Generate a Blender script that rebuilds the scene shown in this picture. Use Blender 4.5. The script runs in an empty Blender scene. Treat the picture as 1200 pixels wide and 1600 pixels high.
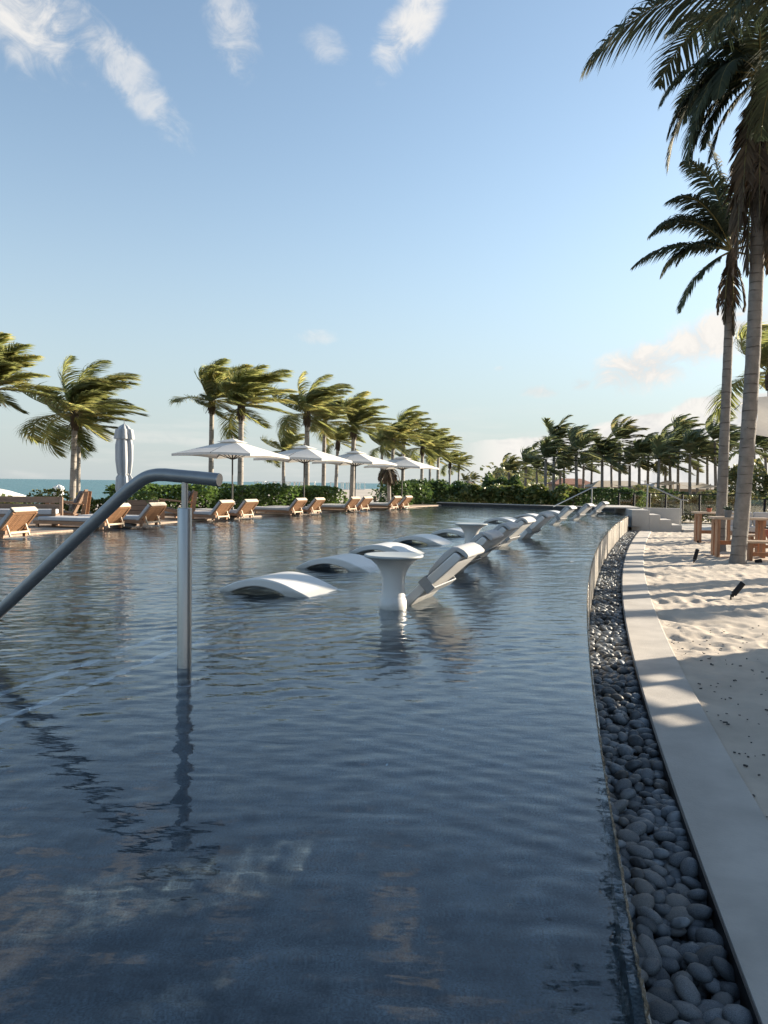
import bpy, math, random
import numpy as np
from mathutils import Vector, Matrix, Quaternion
R = math.radians
random.seed(7); rng = np.random.default_rng(7)
scene = bpy.context.scene
col = scene.collection

# ------------------------------------------------------------ camera
FPX, CAMH, ROLL = 1180.0, 1.1, math.atan(.0128)
PITCH = math.atan(44.8/FPX*math.cos(ROLL))
cam_d = bpy.data.cameras.new('camera'); cam = bpy.data.objects.new('camera', cam_d); col.objects.link(cam)
cam_d.sensor_fit = 'HORIZONTAL'; cam_d.sensor_width = 36.0; cam_d.lens = 36.0*FPX/1200
cam_d.clip_start = .05; cam_d.clip_end = 20000
cam.location = (0, 0, CAMH)
cam.matrix_world = Matrix.Translation((0, 0, CAMH)) @ Matrix.Rotation(math.pi/2-PITCH, 4, 'X') @ Matrix.Rotation(ROLL, 4, 'Z')
scene.camera = cam

# ------------------------------------------------------------ light
SUN_EL, SUN_AZ = 17.5, 65.5            # degrees; azimuth clockwise from +Y
sdir = Vector((math.sin(R(SUN_AZ))*math.cos(R(SUN_EL)), math.cos(R(SUN_AZ))*math.cos(R(SUN_EL)), math.sin(R(SUN_EL))))
sl = bpy.data.lights.new('sun', 'SUN'); sl.energy = 5.0; sl.angle = R(.55); sl.color = (1.0, .87, .69)
so = bpy.data.objects.new('sun', sl); col.objects.link(so)
so.rotation_euler = sdir.to_track_quat('Z', 'Y').to_euler()
vs = scene.view_settings
vs.view_transform = 'Standard'; vs.look = 'None'; vs.gamma = 1; vs.exposure = 1.33
try: vs.use_curve_mapping = False
except Exception: pass
scene.cycles.max_bounces = 8; scene.cycles.transparent_max_bounces = 24
scene.cycles.caustics_reflective = False; scene.cycles.caustics_refractive = True; sl.cycles.is_caustics_light = True

def cam_ray(px, py):
    a = (px-600)/FPX; b = -(py-800)/FPX
    c, s = math.cos(ROLL), math.sin(ROLL)
    x = a*c-b*s; y = a*s+b*c
    return np.array([x, math.cos(PITCH)+y*math.sin(PITCH), -math.sin(PITCH)+y*math.cos(PITCH)])
def at(px, py, z):
    r = cam_ray(px, py); t = (z-CAMH)/r[2]; return r*t+np.array([0, 0, CAMH])
def at_dist(px, py, Y):
    r = cam_ray(px, py); t = Y/r[1]; return r*t+np.array([0, 0, CAMH])

world = bpy.data.worlds.new('World'); scene.world = world; world.use_nodes = True
wn, wl = world.node_tree.nodes, world.node_tree.links
wn.clear()
def N(nt, typ, **kw):
    n = nt.nodes.new(typ)
    for k, v in kw.items():
        if k.startswith('i_'):
            key = k[2:]; key = int(key) if key.isdigit() else key
            n.inputs[key].default_value = v
        else: setattr(n, k, v)
    return n
wt = world.node_tree
def wmath(op, a, b=None, c=None, clamp=False):
    n = N(wt, 'ShaderNodeMath', operation=op, use_clamp=clamp)
    for i, v in enumerate((a, b, c)):
        if v is None: continue
        if isinstance(v, (int, float)): n.inputs[i].default_value = v
        else: wl.new(v, n.inputs[i])
    return n.outputs[0]
def wsmooth(v, lo, hi):
    n = N(wt, 'ShaderNodeMapRange', interpolation_type='SMOOTHSTEP')
    wl.new(v, n.inputs['Value']); n.inputs['From Min'].default_value = lo; n.inputs['From Max'].default_value = hi
    return n.outputs['Result']
SKY_STRENGTH = .15
sky = N(wt, 'ShaderNodeTexSky', sky_type='NISHITA', sun_disc=False, sun_elevation=R(SUN_EL), sun_rotation=R(SUN_AZ),
        altitude=0, air_density=1.0, dust_density=.6, ozone_density=1.6)
tc = N(wt, 'ShaderNodeTexCoord')
D = tc.outputs['Generated']
def wdot(v):
    n = N(wt, 'ShaderNodeVectorMath', operation='DOT_PRODUCT'); wl.new(D, n.inputs[0]); n.inputs[1].default_value = tuple(v)
    return n.outputs['Value']
def wnoise(scale, detail, rough, stretch=(1, 1, 1), off=(0, 0, 0), dist=0.0):
    m = N(wt, 'ShaderNodeMapping'); m.inputs['Scale'].default_value = stretch; m.inputs['Location'].default_value = off
    wl.new(D, m.inputs['Vector'])
    n = N(wt, 'ShaderNodeTexNoise'); n.inputs['Scale'].default_value = scale; n.inputs['Detail'].default_value = detail; n.inputs['Roughness'].default_value = rough; n.inputs['Distortion'].default_value = dist
    wl.new(m.outputs[0], n.inputs['Vector']); return n.outputs[0]
# small fair-weather clouds: centre pixel, half sizes in pixels, tilt, density
CLOUDS = [(30, 20, 82, 62, .5, .9), (175, 88, 135, 30, .72, .6), (372, 58, 58, 36, 1.1, .6), (508, 72, 34, 24, .3, .42), (640, 38, 76, 32, -.95, .85),
          (495, 527, 32, 13, 0, .6), (1000, 577, 95, 40, -.2, 1.9), (1115, 528, 130, 38, -.35, 1.6), (907, 600, 24, 13, 0, 1.5), (843, 612, 42, 12, .05, 1.3),
          (782, 576, 10, 5, 0, .5), (-150, -120, 200, 90, .4, 1.0), (1500, 300, 260, 60, -.1, 1.0), (-420, 330, 220, 50, .1, .8), (700, -330, 240, 80, .3, .9)]
n_big = wnoise(6.5, 9, .6, (1, 1, 1.15), (3.1, 1.7, .4), .9); n_fine = wnoise(21, 9, .66, (1, 1, 1.2), (.4, 4.2, 2.2), 1.4)
nmix = wmath('ADD', wmath('MULTIPLY', n_big, .55), wmath('MULTIPLY', n_fine, .45))
cover = None
for (px, py, sx, sy, tilt, dens) in CLOUDS:
    c = Vector(cam_ray(px, py)).normalized()
    right = c.cross(Vector((0, 0, 1))).normalized(); up = right.cross(c)
    r2 = right*math.cos(tilt)-up*math.sin(tilt); u2 = right*math.sin(tilt)+up*math.cos(tilt)
    a = wmath('MULTIPLY', wdot(r2), FPX/sx); b = wmath('MULTIPLY', wdot(u2), FPX/sy)
    d2 = wmath('ADD', wmath('MULTIPLY', a, a), wmath('MULTIPLY', b, b))
    front = wmath('GREATER_THAN', wdot(c), .3)
    g = wmath('MULTIPLY', wmath('SUBTRACT', 1.0, wmath('MULTIPLY', d2, .8)), 1.0)
    # gaussian-like falloff mixed with the noise so the rim frays
    e = wmath('MULTIPLY', wmath('MULTIPLY', wsmooth(wmath('ADD', wmath('MULTIPLY', g, .20), nmix), .49, .80), wsmooth(g, -.35, .6)), wmath('MULTIPLY', front, dens))
    cover = e if cover is None else wmath('MAXIMUM', cover, e)
# cloud bank low over the land on the right
sep = N(wt, 'ShaderNodeSeparateXYZ'); wl.new(D, sep.inputs[0])
elev = sep.outputs['Z']
azf = wdot(Vector((math.cos(R(8)), -math.sin(R(8)), 0)))
n_bank = wnoise(9, 6, .55, (1, 1, 3.2), (7, 2, 1))
bank_top = wmath('ADD', wmath('ADD', .052, wmath('MULTIPLY', wsmooth(azf, -.05, .34), .062)), wmath('MULTIPLY', wmath('SUBTRACT', n_bank, .5), .055))
bank = wsmooth(wmath('SUBTRACT', bank_top, elev), .0, .008)
bank = wmath('MULTIPLY', bank, wmath('MULTIPLY', wsmooth(azf, -.06, .03), .95))
n_str = wnoise(5, 5, .55, (1, 1, 9), (1, 9, 3))
strat = wmath('MULTIPLY', wsmooth(n_str, .5, .72), wmath('MULTIPLY', wsmooth(wmath('SUBTRACT', .13, elev), 0, .1), .35))
cover = wmath('MAXIMUM', cover, wmath('MAXIMUM', bank, strat))
# pale marine haze toward the horizon
hz = wmath('MULTIPLY', wmath('POWER', wsmooth(wmath('SUBTRACT', .95, elev), 0.0, .97), 5.2), .90)
hmix = N(wt, 'ShaderNodeMixRGB'); hmix.inputs[2].default_value = (1.45, 1.64, 1.73, 1)
sat = N(wt, 'ShaderNodeHueSaturation'); sat.inputs['Saturation'].default_value = .92; sat.inputs['Value'].default_value = .64
tint = N(wt, 'ShaderNodeMixRGB', blend_type='MULTIPLY'); tint.inputs[0].default_value = 1.0; tint.inputs[2].default_value = (.99, 1.01, .97, 1)
wl.new(sky.outputs[0], sat.inputs['Color']); wl.new(sat.outputs[0], tint.inputs[1]); wl.new(hz, hmix.inputs[0]); wl.new(tint.outputs[0], hmix.inputs[1])
ccol = N(wt, 'ShaderNodeMixRGB'); ccol.inputs[1].default_value = (1.85, 1.86, 1.88, 1); ccol.inputs[2].default_value = (2.6, 2.5, 2.36, 1)
wl.new(wsmooth(nmix, .34, .56), ccol.inputs[0])
cmix = N(wt, 'ShaderNodeMixRGB'); wl.new(wmath('MINIMUM', cover, 1.0), cmix.inputs[0]); wl.new(hmix.outputs[0], cmix.inputs[1]); wl.new(ccol.outputs[0], cmix.inputs[2])
bg = N(wt, 'ShaderNodeBackground'); bg.inputs['Strength'].default_value = SKY_STRENGTH
wl.new(cmix.outputs[0], bg.inputs['Color'])
wo = N(wt, 'ShaderNodeOutputWorld'); wl.new(bg.outputs[0], wo.inputs['Surface'])

# ------------------------------------------------------------ materials
def mat(name, color, rough=.6, var=.18, scale=6.0, bump=0.0, bscale=None, metal=0.0, color2=None, stretch=(1, 1, 1), detail=5, spec=.5, coord='Object', trans=0.0, island=0.0):
    m = bpy.data.materials.new(name); m.use_nodes = True
    nt = m.node_tree; p = nt.nodes['Principled BSDF']; L = nt.links
    p.inputs['Roughness'].default_value = rough; p.inputs['Metallic'].default_value = metal
    p.inputs['Specular IOR Level'].default_value = spec
    t = N(nt, 'ShaderNodeTexCoord'); mp = N(nt, 'ShaderNodeMapping'); mp.inputs['Scale'].default_value = stretch
    L.new(t.outputs[coord], mp.inputs['Vector'])
    n = N(nt, 'ShaderNodeTexNoise'); n.inputs['Scale'].default_value = scale; n.inputs['Detail'].default_value = detail; n.inputs['Roughness'].default_value = .6
    L.new(mp.outputs[0], n.inputs['Vector'])
    cr = N(nt, 'ShaderNodeValToRGB')
    c1 = [max(0, x*(1-var)) for x in color]; c2 = list(color2) if color2 else [min(1, x*(1+var)) for x in color]
    cr.color_ramp.elements[0].position = .32; cr.color_ramp.elements[1].position = .68
    cr.color_ramp.elements[0].color = (*c1, 1); cr.color_ramp.elements[1].color = (*c2, 1)
    L.new(n.outputs[0], cr.inputs[0])
    out = cr.outputs[0]
    if island:
        g = N(nt, 'ShaderNodeNewGeometry'); oi = N(nt, 'ShaderNodeObjectInfo')
        ad = N(nt, 'ShaderNodeMath', operation='ADD'); L.new(g.outputs['Random Per Island'], ad.inputs[0]); L.new(oi.outputs['Random'], ad.inputs[1])
        fr = N(nt, 'ShaderNodeMath', operation='FRACT'); L.new(ad.outputs[0], fr.inputs[0])
        hs = N(nt, 'ShaderNodeHueSaturation'); mr = N(nt, 'ShaderNodeMapRange'); mr.inputs['To Min'].default_value = 1-island; mr.inputs['To Max'].default_value = 1+island
        L.new(fr.outputs[0], mr.inputs['Value']); L.new(mr.outputs[0], hs.inputs['Value']); L.new(out, hs.inputs['Color']); out = hs.outputs[0]
    L.new(out, p.inputs['Base Color'])
    if bump:
        nb = N(nt, 'ShaderNodeTexNoise'); nb.inputs['Scale'].default_value = bscale or scale*4; nb.inputs['Detail'].default_value = 6
        L.new(mp.outputs[0], nb.inputs['Vector'])
        b = N(nt, 'ShaderNodeBump'); b.inputs['Strength'].default_value = bump; b.inputs['Distance'].default_value = .02
        L.new(nb.outputs[0], b.inputs['Height']); L.new(b.outputs[0], p.inputs['Normal'])
    if trans:
        tr = N(nt, 'ShaderNodeBsdfTranslucent'); mx = N(nt, 'ShaderNodeMixShader'); mx.inputs[0].default_value = trans
        L.new(out, tr.inputs['Color']); o = nt.nodes['Material Output']
        L.new(p.outputs[0], mx.inputs[1]); L.new(tr.outputs[0], mx.inputs[2]); L.new(mx.outputs[0], o.inputs['Surface'])
    return m
def leaf_mat(name, c_green, c_yellow, trans=.35, rough=.45):
    """leaf colour varies leaf by leaf, some leaves yellowed"""
    m = bpy.data.materials.new(name); m.use_nodes = True
    nt = m.node_tree; p = nt.nodes['Principled BSDF']; L = nt.links
    p.inputs['Roughness'].default_value = rough
    g = N(nt, 'ShaderNodeNewGeometry'); oi = N(nt, 'ShaderNodeObjectInfo')
    ad = N(nt, 'ShaderNodeMath', operation='ADD'); L.new(g.outputs['Random Per Island'], ad.inputs[0])
    ml = N(nt, 'ShaderNodeMath', operation='MULTIPLY'); ml.inputs[1].default_value = .55; L.new(oi.outputs['Random'], ml.inputs[0])
    L.new(ml.outputs[0], ad.inputs[1])
    cr = N(nt, 'ShaderNodeValToRGB'); cr.color_ramp.elements[0].color = (*[x*.6 for x in c_green], 1); cr.color_ramp.elements[1].color = (*c_yellow, 1)
    e = cr.color_ramp.elements.new(.55); e.color = (*c_green, 1)
    cr.color_ramp.elements[2].position = 1.0
    sc = N(nt, 'ShaderNodeMath', operation='MULTIPLY'); sc.inputs[1].default_value = .66; L.new(ad.outputs[0], sc.inputs[0])
    L.new(sc.outputs[0], cr.inputs[0]); L.new(cr.outputs[0], p.inputs['Base Color'])
    tr = N(nt, 'ShaderNodeBsdfTranslucent'); hs = N(nt, 'ShaderNodeHueSaturation'); hs.inputs['Value'].default_value = 1.25; hs.inputs['Saturation'].default_value = 1.1
    L.new(cr.outputs[0], hs.inputs['Color']); L.new(hs.outputs[0], tr.inputs['Color'])
    mx = N(nt, 'ShaderNodeMixShader'); mx.inputs[0].default_value = trans
    L.new(p.outputs[0], mx.inputs[1]); L.new(tr.outputs[0], mx.inputs[2]); L.new(mx.outputs[0], nt.nodes['Material Output'].inputs['Surface'])
    return m
def trunk_mat(name, c):
    m = mat(name, c, .85, .25, 5, .5, 30)
    nt = m.node_tree; L = nt.links; p = nt.nodes['Principled BSDF']
    t = N(nt, 'ShaderNodeTexCoord'); w = N(nt, 'ShaderNodeTexWave', wave_type='BANDS', bands_direction='Z', wave_profile='SAW')
    w.inputs['Scale'].default_value = 1.6; w.inputs['Distortion'].default_value = 2.2; w.inputs['Detail'].default_value = 3; w.inputs['Detail Scale'].default_value = 1.4
    L.new(t.outputs['Object'], w.inputs['Vector'])
    n = N(nt, 'ShaderNodeTexNoise'); n.inputs['Scale'].default_value = 2.4; n.inputs['Detail'].default_value = 3
    mp = N(nt, 'ShaderNodeMapping'); mp.inputs['Scale'].default_value = (1.5, 1.5, 4); L.new(t.outputs['Object'], mp.inputs[0]); L.new(mp.outputs[0], n.inputs['Vector'])
    cr = N(nt, 'ShaderNodeValToRGB'); cr.color_ramp.elements[0].position = .80; cr.color_ramp.elements[1].position = .97
    cr.color_ramp.elements[0].color = (0, 0, 0, 1); cr.color_ramp.elements[1].color = (1, 1, 1, 1); L.new(w.outputs[0], cr.inputs[0])
    cn = N(nt, 'ShaderNodeMapRange'); cn.inputs['From Min'].default_value = .42; cn.inputs['From Max'].default_value = .6; L.new(n.outputs[0], cn.inputs[0])
    mu = N(nt, 'ShaderNodeMath', operation='MULTIPLY', use_clamp=True); L.new(cr.outputs[0], mu.inputs[0]); L.new(cn.outputs[0], mu.inputs[1])
    mx = N(nt, 'ShaderNodeMixRGB'); mx.inputs[2].default_value = (.055, .045, .038, 1)
    old = p.inputs['Base Color'].links[0].from_socket
    L.new(mu.outputs[0], mx.inputs[0]); L.new(old, mx.inputs[1]); L.new(mx.outputs[0], p.inputs['Base Color'])
    return m
def water_mat(name, tint, bumps, base_rough=.015):
    """clear refracting water sheet"""
    m = bpy.data.materials.new(name); m.use_nodes = True; nt = m.node_tree; L = nt.links; nt.nodes.clear()
    out = N(nt, 'ShaderNodeOutputMaterial'); g = N(nt, 'ShaderNodeBsdfGlass'); g.inputs['Roughness'].default_value = 0; g.inputs['IOR'].default_value = 1.43
    g.inputs['Color'].default_value = (*tint, 1)
    t = N(nt, 'ShaderNodeTexCoord'); prev = None
    for (scale, stretch, rot, dist, st) in bumps:
        mp = N(nt, 'ShaderNodeMapping'); mp.inputs['Scale'].default_value = stretch; mp.inputs['Rotation'].default_value = (0, 0, R(rot))
        L.new(t.outputs['Object'], mp.inputs[0])
        n = N(nt, 'ShaderNodeTexNoise'); n.inputs['Scale'].default_value = scale; n.inputs['Detail'].default_value = 3; n.inputs['Roughness'].default_value = .5
        L.new(mp.outputs[0], n.inputs['Vector'])
        b = N(nt, 'ShaderNodeBump'); b.inputs['Distance'].default_value = dist
        sp = N(nt, 'ShaderNodeSeparateXYZ'); L.new(t.outputs['Object'], sp.inputs[0]); mr = N(nt, 'ShaderNodeMapRange'); L.new(sp.outputs['Y'], mr.inputs['Value'])
        mr.inputs['From Min'].default_value = 2.5; mr.inputs['From Max'].default_value = 9.0; mr.inputs['To Min'].default_value = st*.22; mr.inputs['To Max'].default_value = st
        L.new(mr.outputs[0], b.inputs['Strength']); L.new(n.outputs[0], b.inputs['Height'])
        if prev: L.new(prev, b.inputs['Normal'])
        prev = b.outputs[0]
    L.new(prev, g.inputs['Normal']); L.new(g.outputs[0], out.inputs['Surface'])
    return m

M = {}
M['palm_leaf'] = leaf_mat('palm_leaf', (.25, .27, .11), (.58, .47, .20), .65)
M['palm_leaf_far_backlit'] = leaf_mat('palm_leaf_far_backlit', (.14, .17, .085), (.34, .29, .14), .5)  # far grove leaf made darker: its backlit shade is in the colour
M['palm_leaf_backlit'] = leaf_mat('palm_leaf_backlit', (.055, .075, .045), (.12, .12, .055), .22, .8)  # big right-hand palms: backlit darkness put into the leaf colour
M['palm_leaf_dead'] = leaf_mat('palm_leaf_dead', (.085, .058, .036), (.17, .12, .07), .15, .8)
M['rachis'] = mat('rachis', (.16, .14, .05), .5)
M['fibre'] = mat('fibre', (.075, .055, .038), .9, .35, 9, .4)
M['trunk'] = trunk_mat('trunk_bark', (.33, .30, .265)); M['trunk_shaded'] = trunk_mat('trunk_bark_shaded', (.20, .185, .17))  # second bark is a darker copy holding the shade on the trunks
M['hedge_leaf'] = leaf_mat('hedge_leaf', (.12, .19, .055), (.30, .35, .10), .4)
M['grape_leaf'] = leaf_mat('grape_leaf', (.12, .16, .05), (.42, .33, .12), .35)
M['dark_hedge_leaf'] = leaf_mat('dark_hedge_leaf', (.08, .13, .045), (.19, .24, .07), .35)
M['shrub_leaf'] = leaf_mat('shrub_leaf', (.13, .15, .065), (.32, .28, .12), .35)
M['stem'] = mat('stem', (.12, .09, .06), .9)
M['concrete'] = mat('concrete', (.475, .44, .395), .85, .16, 2.2, .2, 70, coord='Object', detail=8)
M['plaster'] = mat('plaster', (.46, .44, .415), .85, .07, 2.0, .05, 40)
M['sand'] = mat('sand', (.50, .435, .36), .95, .12, 2.2, .35, 90, detail=8)
M['ground'] = mat('ground', (.46, .40, .33), .95, .2, .12)
M['pebble'] = mat('pebble', (.09, .110, .132), .5, .35, 14, .25, 60, color2=(.21, .23, .25), island=.5, spec=.4)
M['gravel_bed'] = mat('gravel_bed', (.03, .03, .032), .9)
M['edging'] = mat('edging', (.035, .035, .038), .5, metal=.6)
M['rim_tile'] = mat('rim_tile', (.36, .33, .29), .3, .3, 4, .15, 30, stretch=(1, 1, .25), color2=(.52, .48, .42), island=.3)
M['rim_wet'] = mat('rim_wet', (.05, .045, .035), .18, .5, 60, .6, 120, color2=(.24, .19, .12))
M['floor_tile'] = mat('floor_tile', (.032, .058, .080), .6, .35, 9, 0, color2=(.105, .145, .170), detail=10)
M['nosing'] = mat('nosing', (.42, .50, .56), .5, .15, 12)
M['white_shell'] = mat('white_shell', (.66, .65, .63), .38, .05, 3)
M['table_top'] = mat('table_top', (.40, .43, .43), .45, .06, 4)
M['pillow'] = mat('pillow', (.44, .44, .44), .7, .07, 4, .1, 80)
M['strap'] = mat('strap', (.30, .31, .32), .6)
M['steel'] = mat('steel', (.36, .37, .38), .34, .08, 30, .02, 200, metal=.9, stretch=(1, 1, .05))
M['rail_grey'] = mat('rail_grey', (.245, .255, .265), .36, .06, 20, metal=.45)
M['teak'] = mat('teak', (.34, .185, .10), .55, .25, 5, .15, 40, stretch=(1, 8, 8), island=.16)
M['teak_grey'] = mat('teak_grey', (.24, .16, .11), .7, .22, 5, .15, 40, stretch=(1, 8, 8))
M['teak_pale'] = mat('teak_pale', (.60, .48, .34), .6, .1, 6)
M['red_wood'] = mat('red_wood', (.30, .155, .085), .6, .25, 4, .2, 40, stretch=(6, 6, 1), island=.15)
M['cushion'] = mat('cushion', (.47, .47, .48), .9, .05, 6, .12, 120)
M['cushion_dark'] = mat('cushion_dark', (.16, .16, .175), .9, .1, 6, .1, 120)
M['cushion_cream'] = mat('cushion_cream', (.54, .47, .38), .9, .05, 6, .1, 120)
M['canvas'] = mat('canvas', (.74, .72, .68), .85, .03, 3, .05, 200, trans=.18)
M['canvas_folded'] = mat('canvas_folded', (.44, .455, .47), .85, .06, 3, .1, 60)
M['sail'] = mat('sail', (.60, .55, .48), .85, .05, 3, trans=.25)
M['black_metal'] = mat('black_metal', (.022, .022, .025), .75, spec=.12)
M['dark_pole'] = mat('dark_pole', (.07, .065, .06), .5)
M['lens'] = mat('lens', (.75, .75, .72), .2)
M['deck'] = mat('deck', (.36, .27, .20), .75, .18, 4, .1, 40, stretch=(1, 6, 1))
M['roof_red'] = mat('roof_red', (.30, .14, .09), .9, .2, 2)
M['roof_thatch'] = mat('roof_thatch', (.17, .11, .075), .95, .3, 3, .4, 20)
M['roof_beige'] = mat('roof_beige', (.52, .45, .36), .9, .1, 1)
M['wall_beige'] = mat('wall_beige', (.40, .33, .27), .9, .12, 1)
M['dark_glass'] = mat('dark_glass', (.03, .035, .04), .1)
M['white_paint'] = mat('white_paint', (.75, .74, .71), .6, .05, 3)
M['top_wood_sunlit'] = mat('top_wood_sunlit', (.46, .36, .27), .6, .18, 4, .15, 40, stretch=(1, 6, 1), island=.1)  # paler than the legs: sunlight on table and bench tops put into the colour
M['terracotta'] = mat('terracotta', (.38, .13, .08), .75, .12, 5)
M['pot_grey'] = mat('pot_grey', (.20, .20, .20), .8, .12, 6)
M['succulent'] = mat('succulent', (.06, .085, .05), .5, .3, 9)
M['stone_dark'] = mat('stone_dark', (.055, .058, .06), .7, .2, 8)
M['glass'] = None
g = bpy.data.materials.new('clear_glass'); g.use_nodes = True; nt = g.node_tree; nt.nodes.clear()
o_ = N(nt, 'ShaderNodeOutputMaterial'); t_ = N(nt, 'ShaderNodeBsdfTransparent'); t_.inputs[0].default_value = (.86, .88, .87, 1)
gl = N(nt, 'ShaderNodeBsdfGlossy'); gl.inputs['Roughness'].default_value = .05; fr = N(nt, 'ShaderNodeFresnel'); mx = N(nt, 'ShaderNodeMixShader')
nt.links.new(fr.outputs[0], mx.inputs[0]); nt.links.new(t_.outputs[0], mx.inputs[1]); nt.links.new(gl.outputs[0], mx.inputs[2]); nt.links.new(mx.outputs[0], o_.inputs[0])
M['glass'] = g
def mineral(m):
    nt = m.node_tree; L = nt.links; p = nt.nodes['Principled BSDF']; t = N(nt, 'ShaderNodeTexCoord'); old = p.inputs['Base Color'].links[0].from_socket
    n = N(nt, 'ShaderNodeTexNoise'); n.inputs['Scale'].default_value = 2.3; n.inputs['Detail'].default_value = 9; n.inputs['Roughness'].default_value = .68; n.inputs['Distortion'].default_value = .8
    L.new(t.outputs['Object'], n.inputs['Vector']); cr = N(nt, 'ShaderNodeMapRange'); cr.inputs['From Min'].default_value = .57; cr.inputs['From Max'].default_value = .68; L.new(n.outputs[0], cr.inputs[0])
    sp = N(nt, 'ShaderNodeTexNoise'); sp.inputs['Scale'].default_value = 130; sp.inputs['Detail'].default_value = 3; L.new(t.outputs['Object'], sp.inputs['Vector'])
    s1 = N(nt, 'ShaderNodeMapRange'); s1.inputs['From Min'].default_value = .3; s1.inputs['From Max'].default_value = .72; s1.inputs['To Min'].default_value = .45; s1.inputs['To Max'].default_value = 1.8; L.new(sp.outputs[0], s1.inputs[0])
    mx = N(nt, 'ShaderNodeMixRGB'); mx.inputs[2].default_value = (.22, .215, .185, 1); mu = N(nt, 'ShaderNodeMath', operation='MULTIPLY'); mu.inputs[1].default_value = .6
    L.new(cr.outputs[0], mu.inputs[0]); L.new(mu.outputs[0], mx.inputs[0]); L.new(old, mx.inputs[1])
    v = N(nt, 'ShaderNodeVectorMath', operation='SCALE'); L.new(mx.outputs[0], v.inputs[0]); L.new(s1.outputs[0], v.inputs['Scale']); L.new(v.outputs[0], p.inputs['Base Color'])
mineral(M['floor_tile'])
def tan_some(m):
    nt = m.node_tree; L = nt.links; p = nt.nodes['Principled BSDF']; old = p.inputs['Base Color'].links[0].from_socket
    g = N(nt, 'ShaderNodeNewGeometry'); oi = N(nt, 'ShaderNodeObjectInfo'); a = N(nt, 'ShaderNodeMath', operation='MULTIPLY_ADD'); a.inputs[1].default_value = 7.3
    L.new(g.outputs['Random Per Island'], a.inputs[0]); L.new(oi.outputs['Random'], a.inputs[2]); f = N(nt, 'ShaderNodeMath', operation='FRACT'); L.new(a.outputs[0], f.inputs[0])
    cr = N(nt, 'ShaderNodeMapRange'); cr.inputs['From Min'].default_value = .72; cr.inputs['From Max'].default_value = 1.0; cr.inputs['To Max'].default_value = .55; L.new(f.outputs[0], cr.inputs[0])
    mx = N(nt, 'ShaderNodeMixRGB'); mx.inputs[2].default_value = (.17, .145, .115, 1); L.new(cr.outputs[0], mx.inputs[0]); L.new(old, mx.inputs[1]); L.new(mx.outputs[0], p.inputs['Base Color'])
tan_some(M['pebble'])
def waterline(m):
    # dull mineral band where the plastic meets the water
    nt = m.node_tree; L = nt.links; p = nt.nodes['Principled BSDF']; old = p.inputs['Base Color'].links[0].from_socket; g = N(nt, 'ShaderNodeNewGeometry'); sx = N(nt, 'ShaderNodeSeparateXYZ'); L.new(g.outputs['Position'], sx.inputs[0])
    n = N(nt, 'ShaderNodeTexNoise'); n.inputs['Scale'].default_value = 7; n.inputs['Detail'].default_value = 6; L.new(g.outputs['Position'], n.inputs['Vector'])
    a = N(nt, 'ShaderNodeMath', operation='MULTIPLY_ADD'); a.inputs[1].default_value = -.09; L.new(n.outputs[0], a.inputs[0]); L.new(sx.outputs['Z'], a.inputs[2])
    mr = N(nt, 'ShaderNodeMapRange', interpolation_type='SMOOTHSTEP'); mr.inputs['From Min'].default_value = -.03; mr.inputs['From Max'].default_value = .02; mr.inputs['To Min'].default_value = .55; mr.inputs['To Max'].default_value = 0; L.new(a.outputs[0], mr.inputs[0])
    mx = N(nt, 'ShaderNodeMixRGB'); mx.inputs[2].default_value = (.30, .30, .27, 1); L.new(mr.outputs[0], mx.inputs[0]); L.new(old, mx.inputs[1]); L.new(mx.outputs[0], p.inputs['Base Color'])
waterline(M['white_shell'])
M['water'] = water_mat('pool_water', (.94, .97, 1.0), [(5.0, (1, 2.4, 1), 20, .024, .36), (14.0, (1, 2.2, 1), 12, .008, .22)])
def sea_mat():
    m = mat('sea', (.045, .15, .165), .3, .25, .03, stretch=(1, 4, 1), color2=(.075, .205, .215), coord='Object', spec=.22)
    nt = m.node_tree; p = nt.nodes['Principled BSDF']; t = N(nt, 'ShaderNodeTexCoord')
    n = N(nt, 'ShaderNodeTexNoise'); n.inputs['Scale'].default_value = .35; n.inputs['Detail'].default_value = 6
    mp = N(nt, 'ShaderNodeMapping'); mp.inputs['Scale'].default_value = (.7, 1.6, 1); nt.links.new(t.outputs['Object'], mp.inputs[0]); nt.links.new(mp.outputs[0], n.inputs['Vector'])
    b = N(nt, 'ShaderNodeBump'); b.inputs['Strength'].default_value = .9; b.inputs['Distance'].default_value = .9
    nt.links.new(n.outputs[0], b.inputs['Height']); nt.links.new(b.outputs[0], p.inputs['Normal']); return m
M['sea'] = sea_mat()

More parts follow.
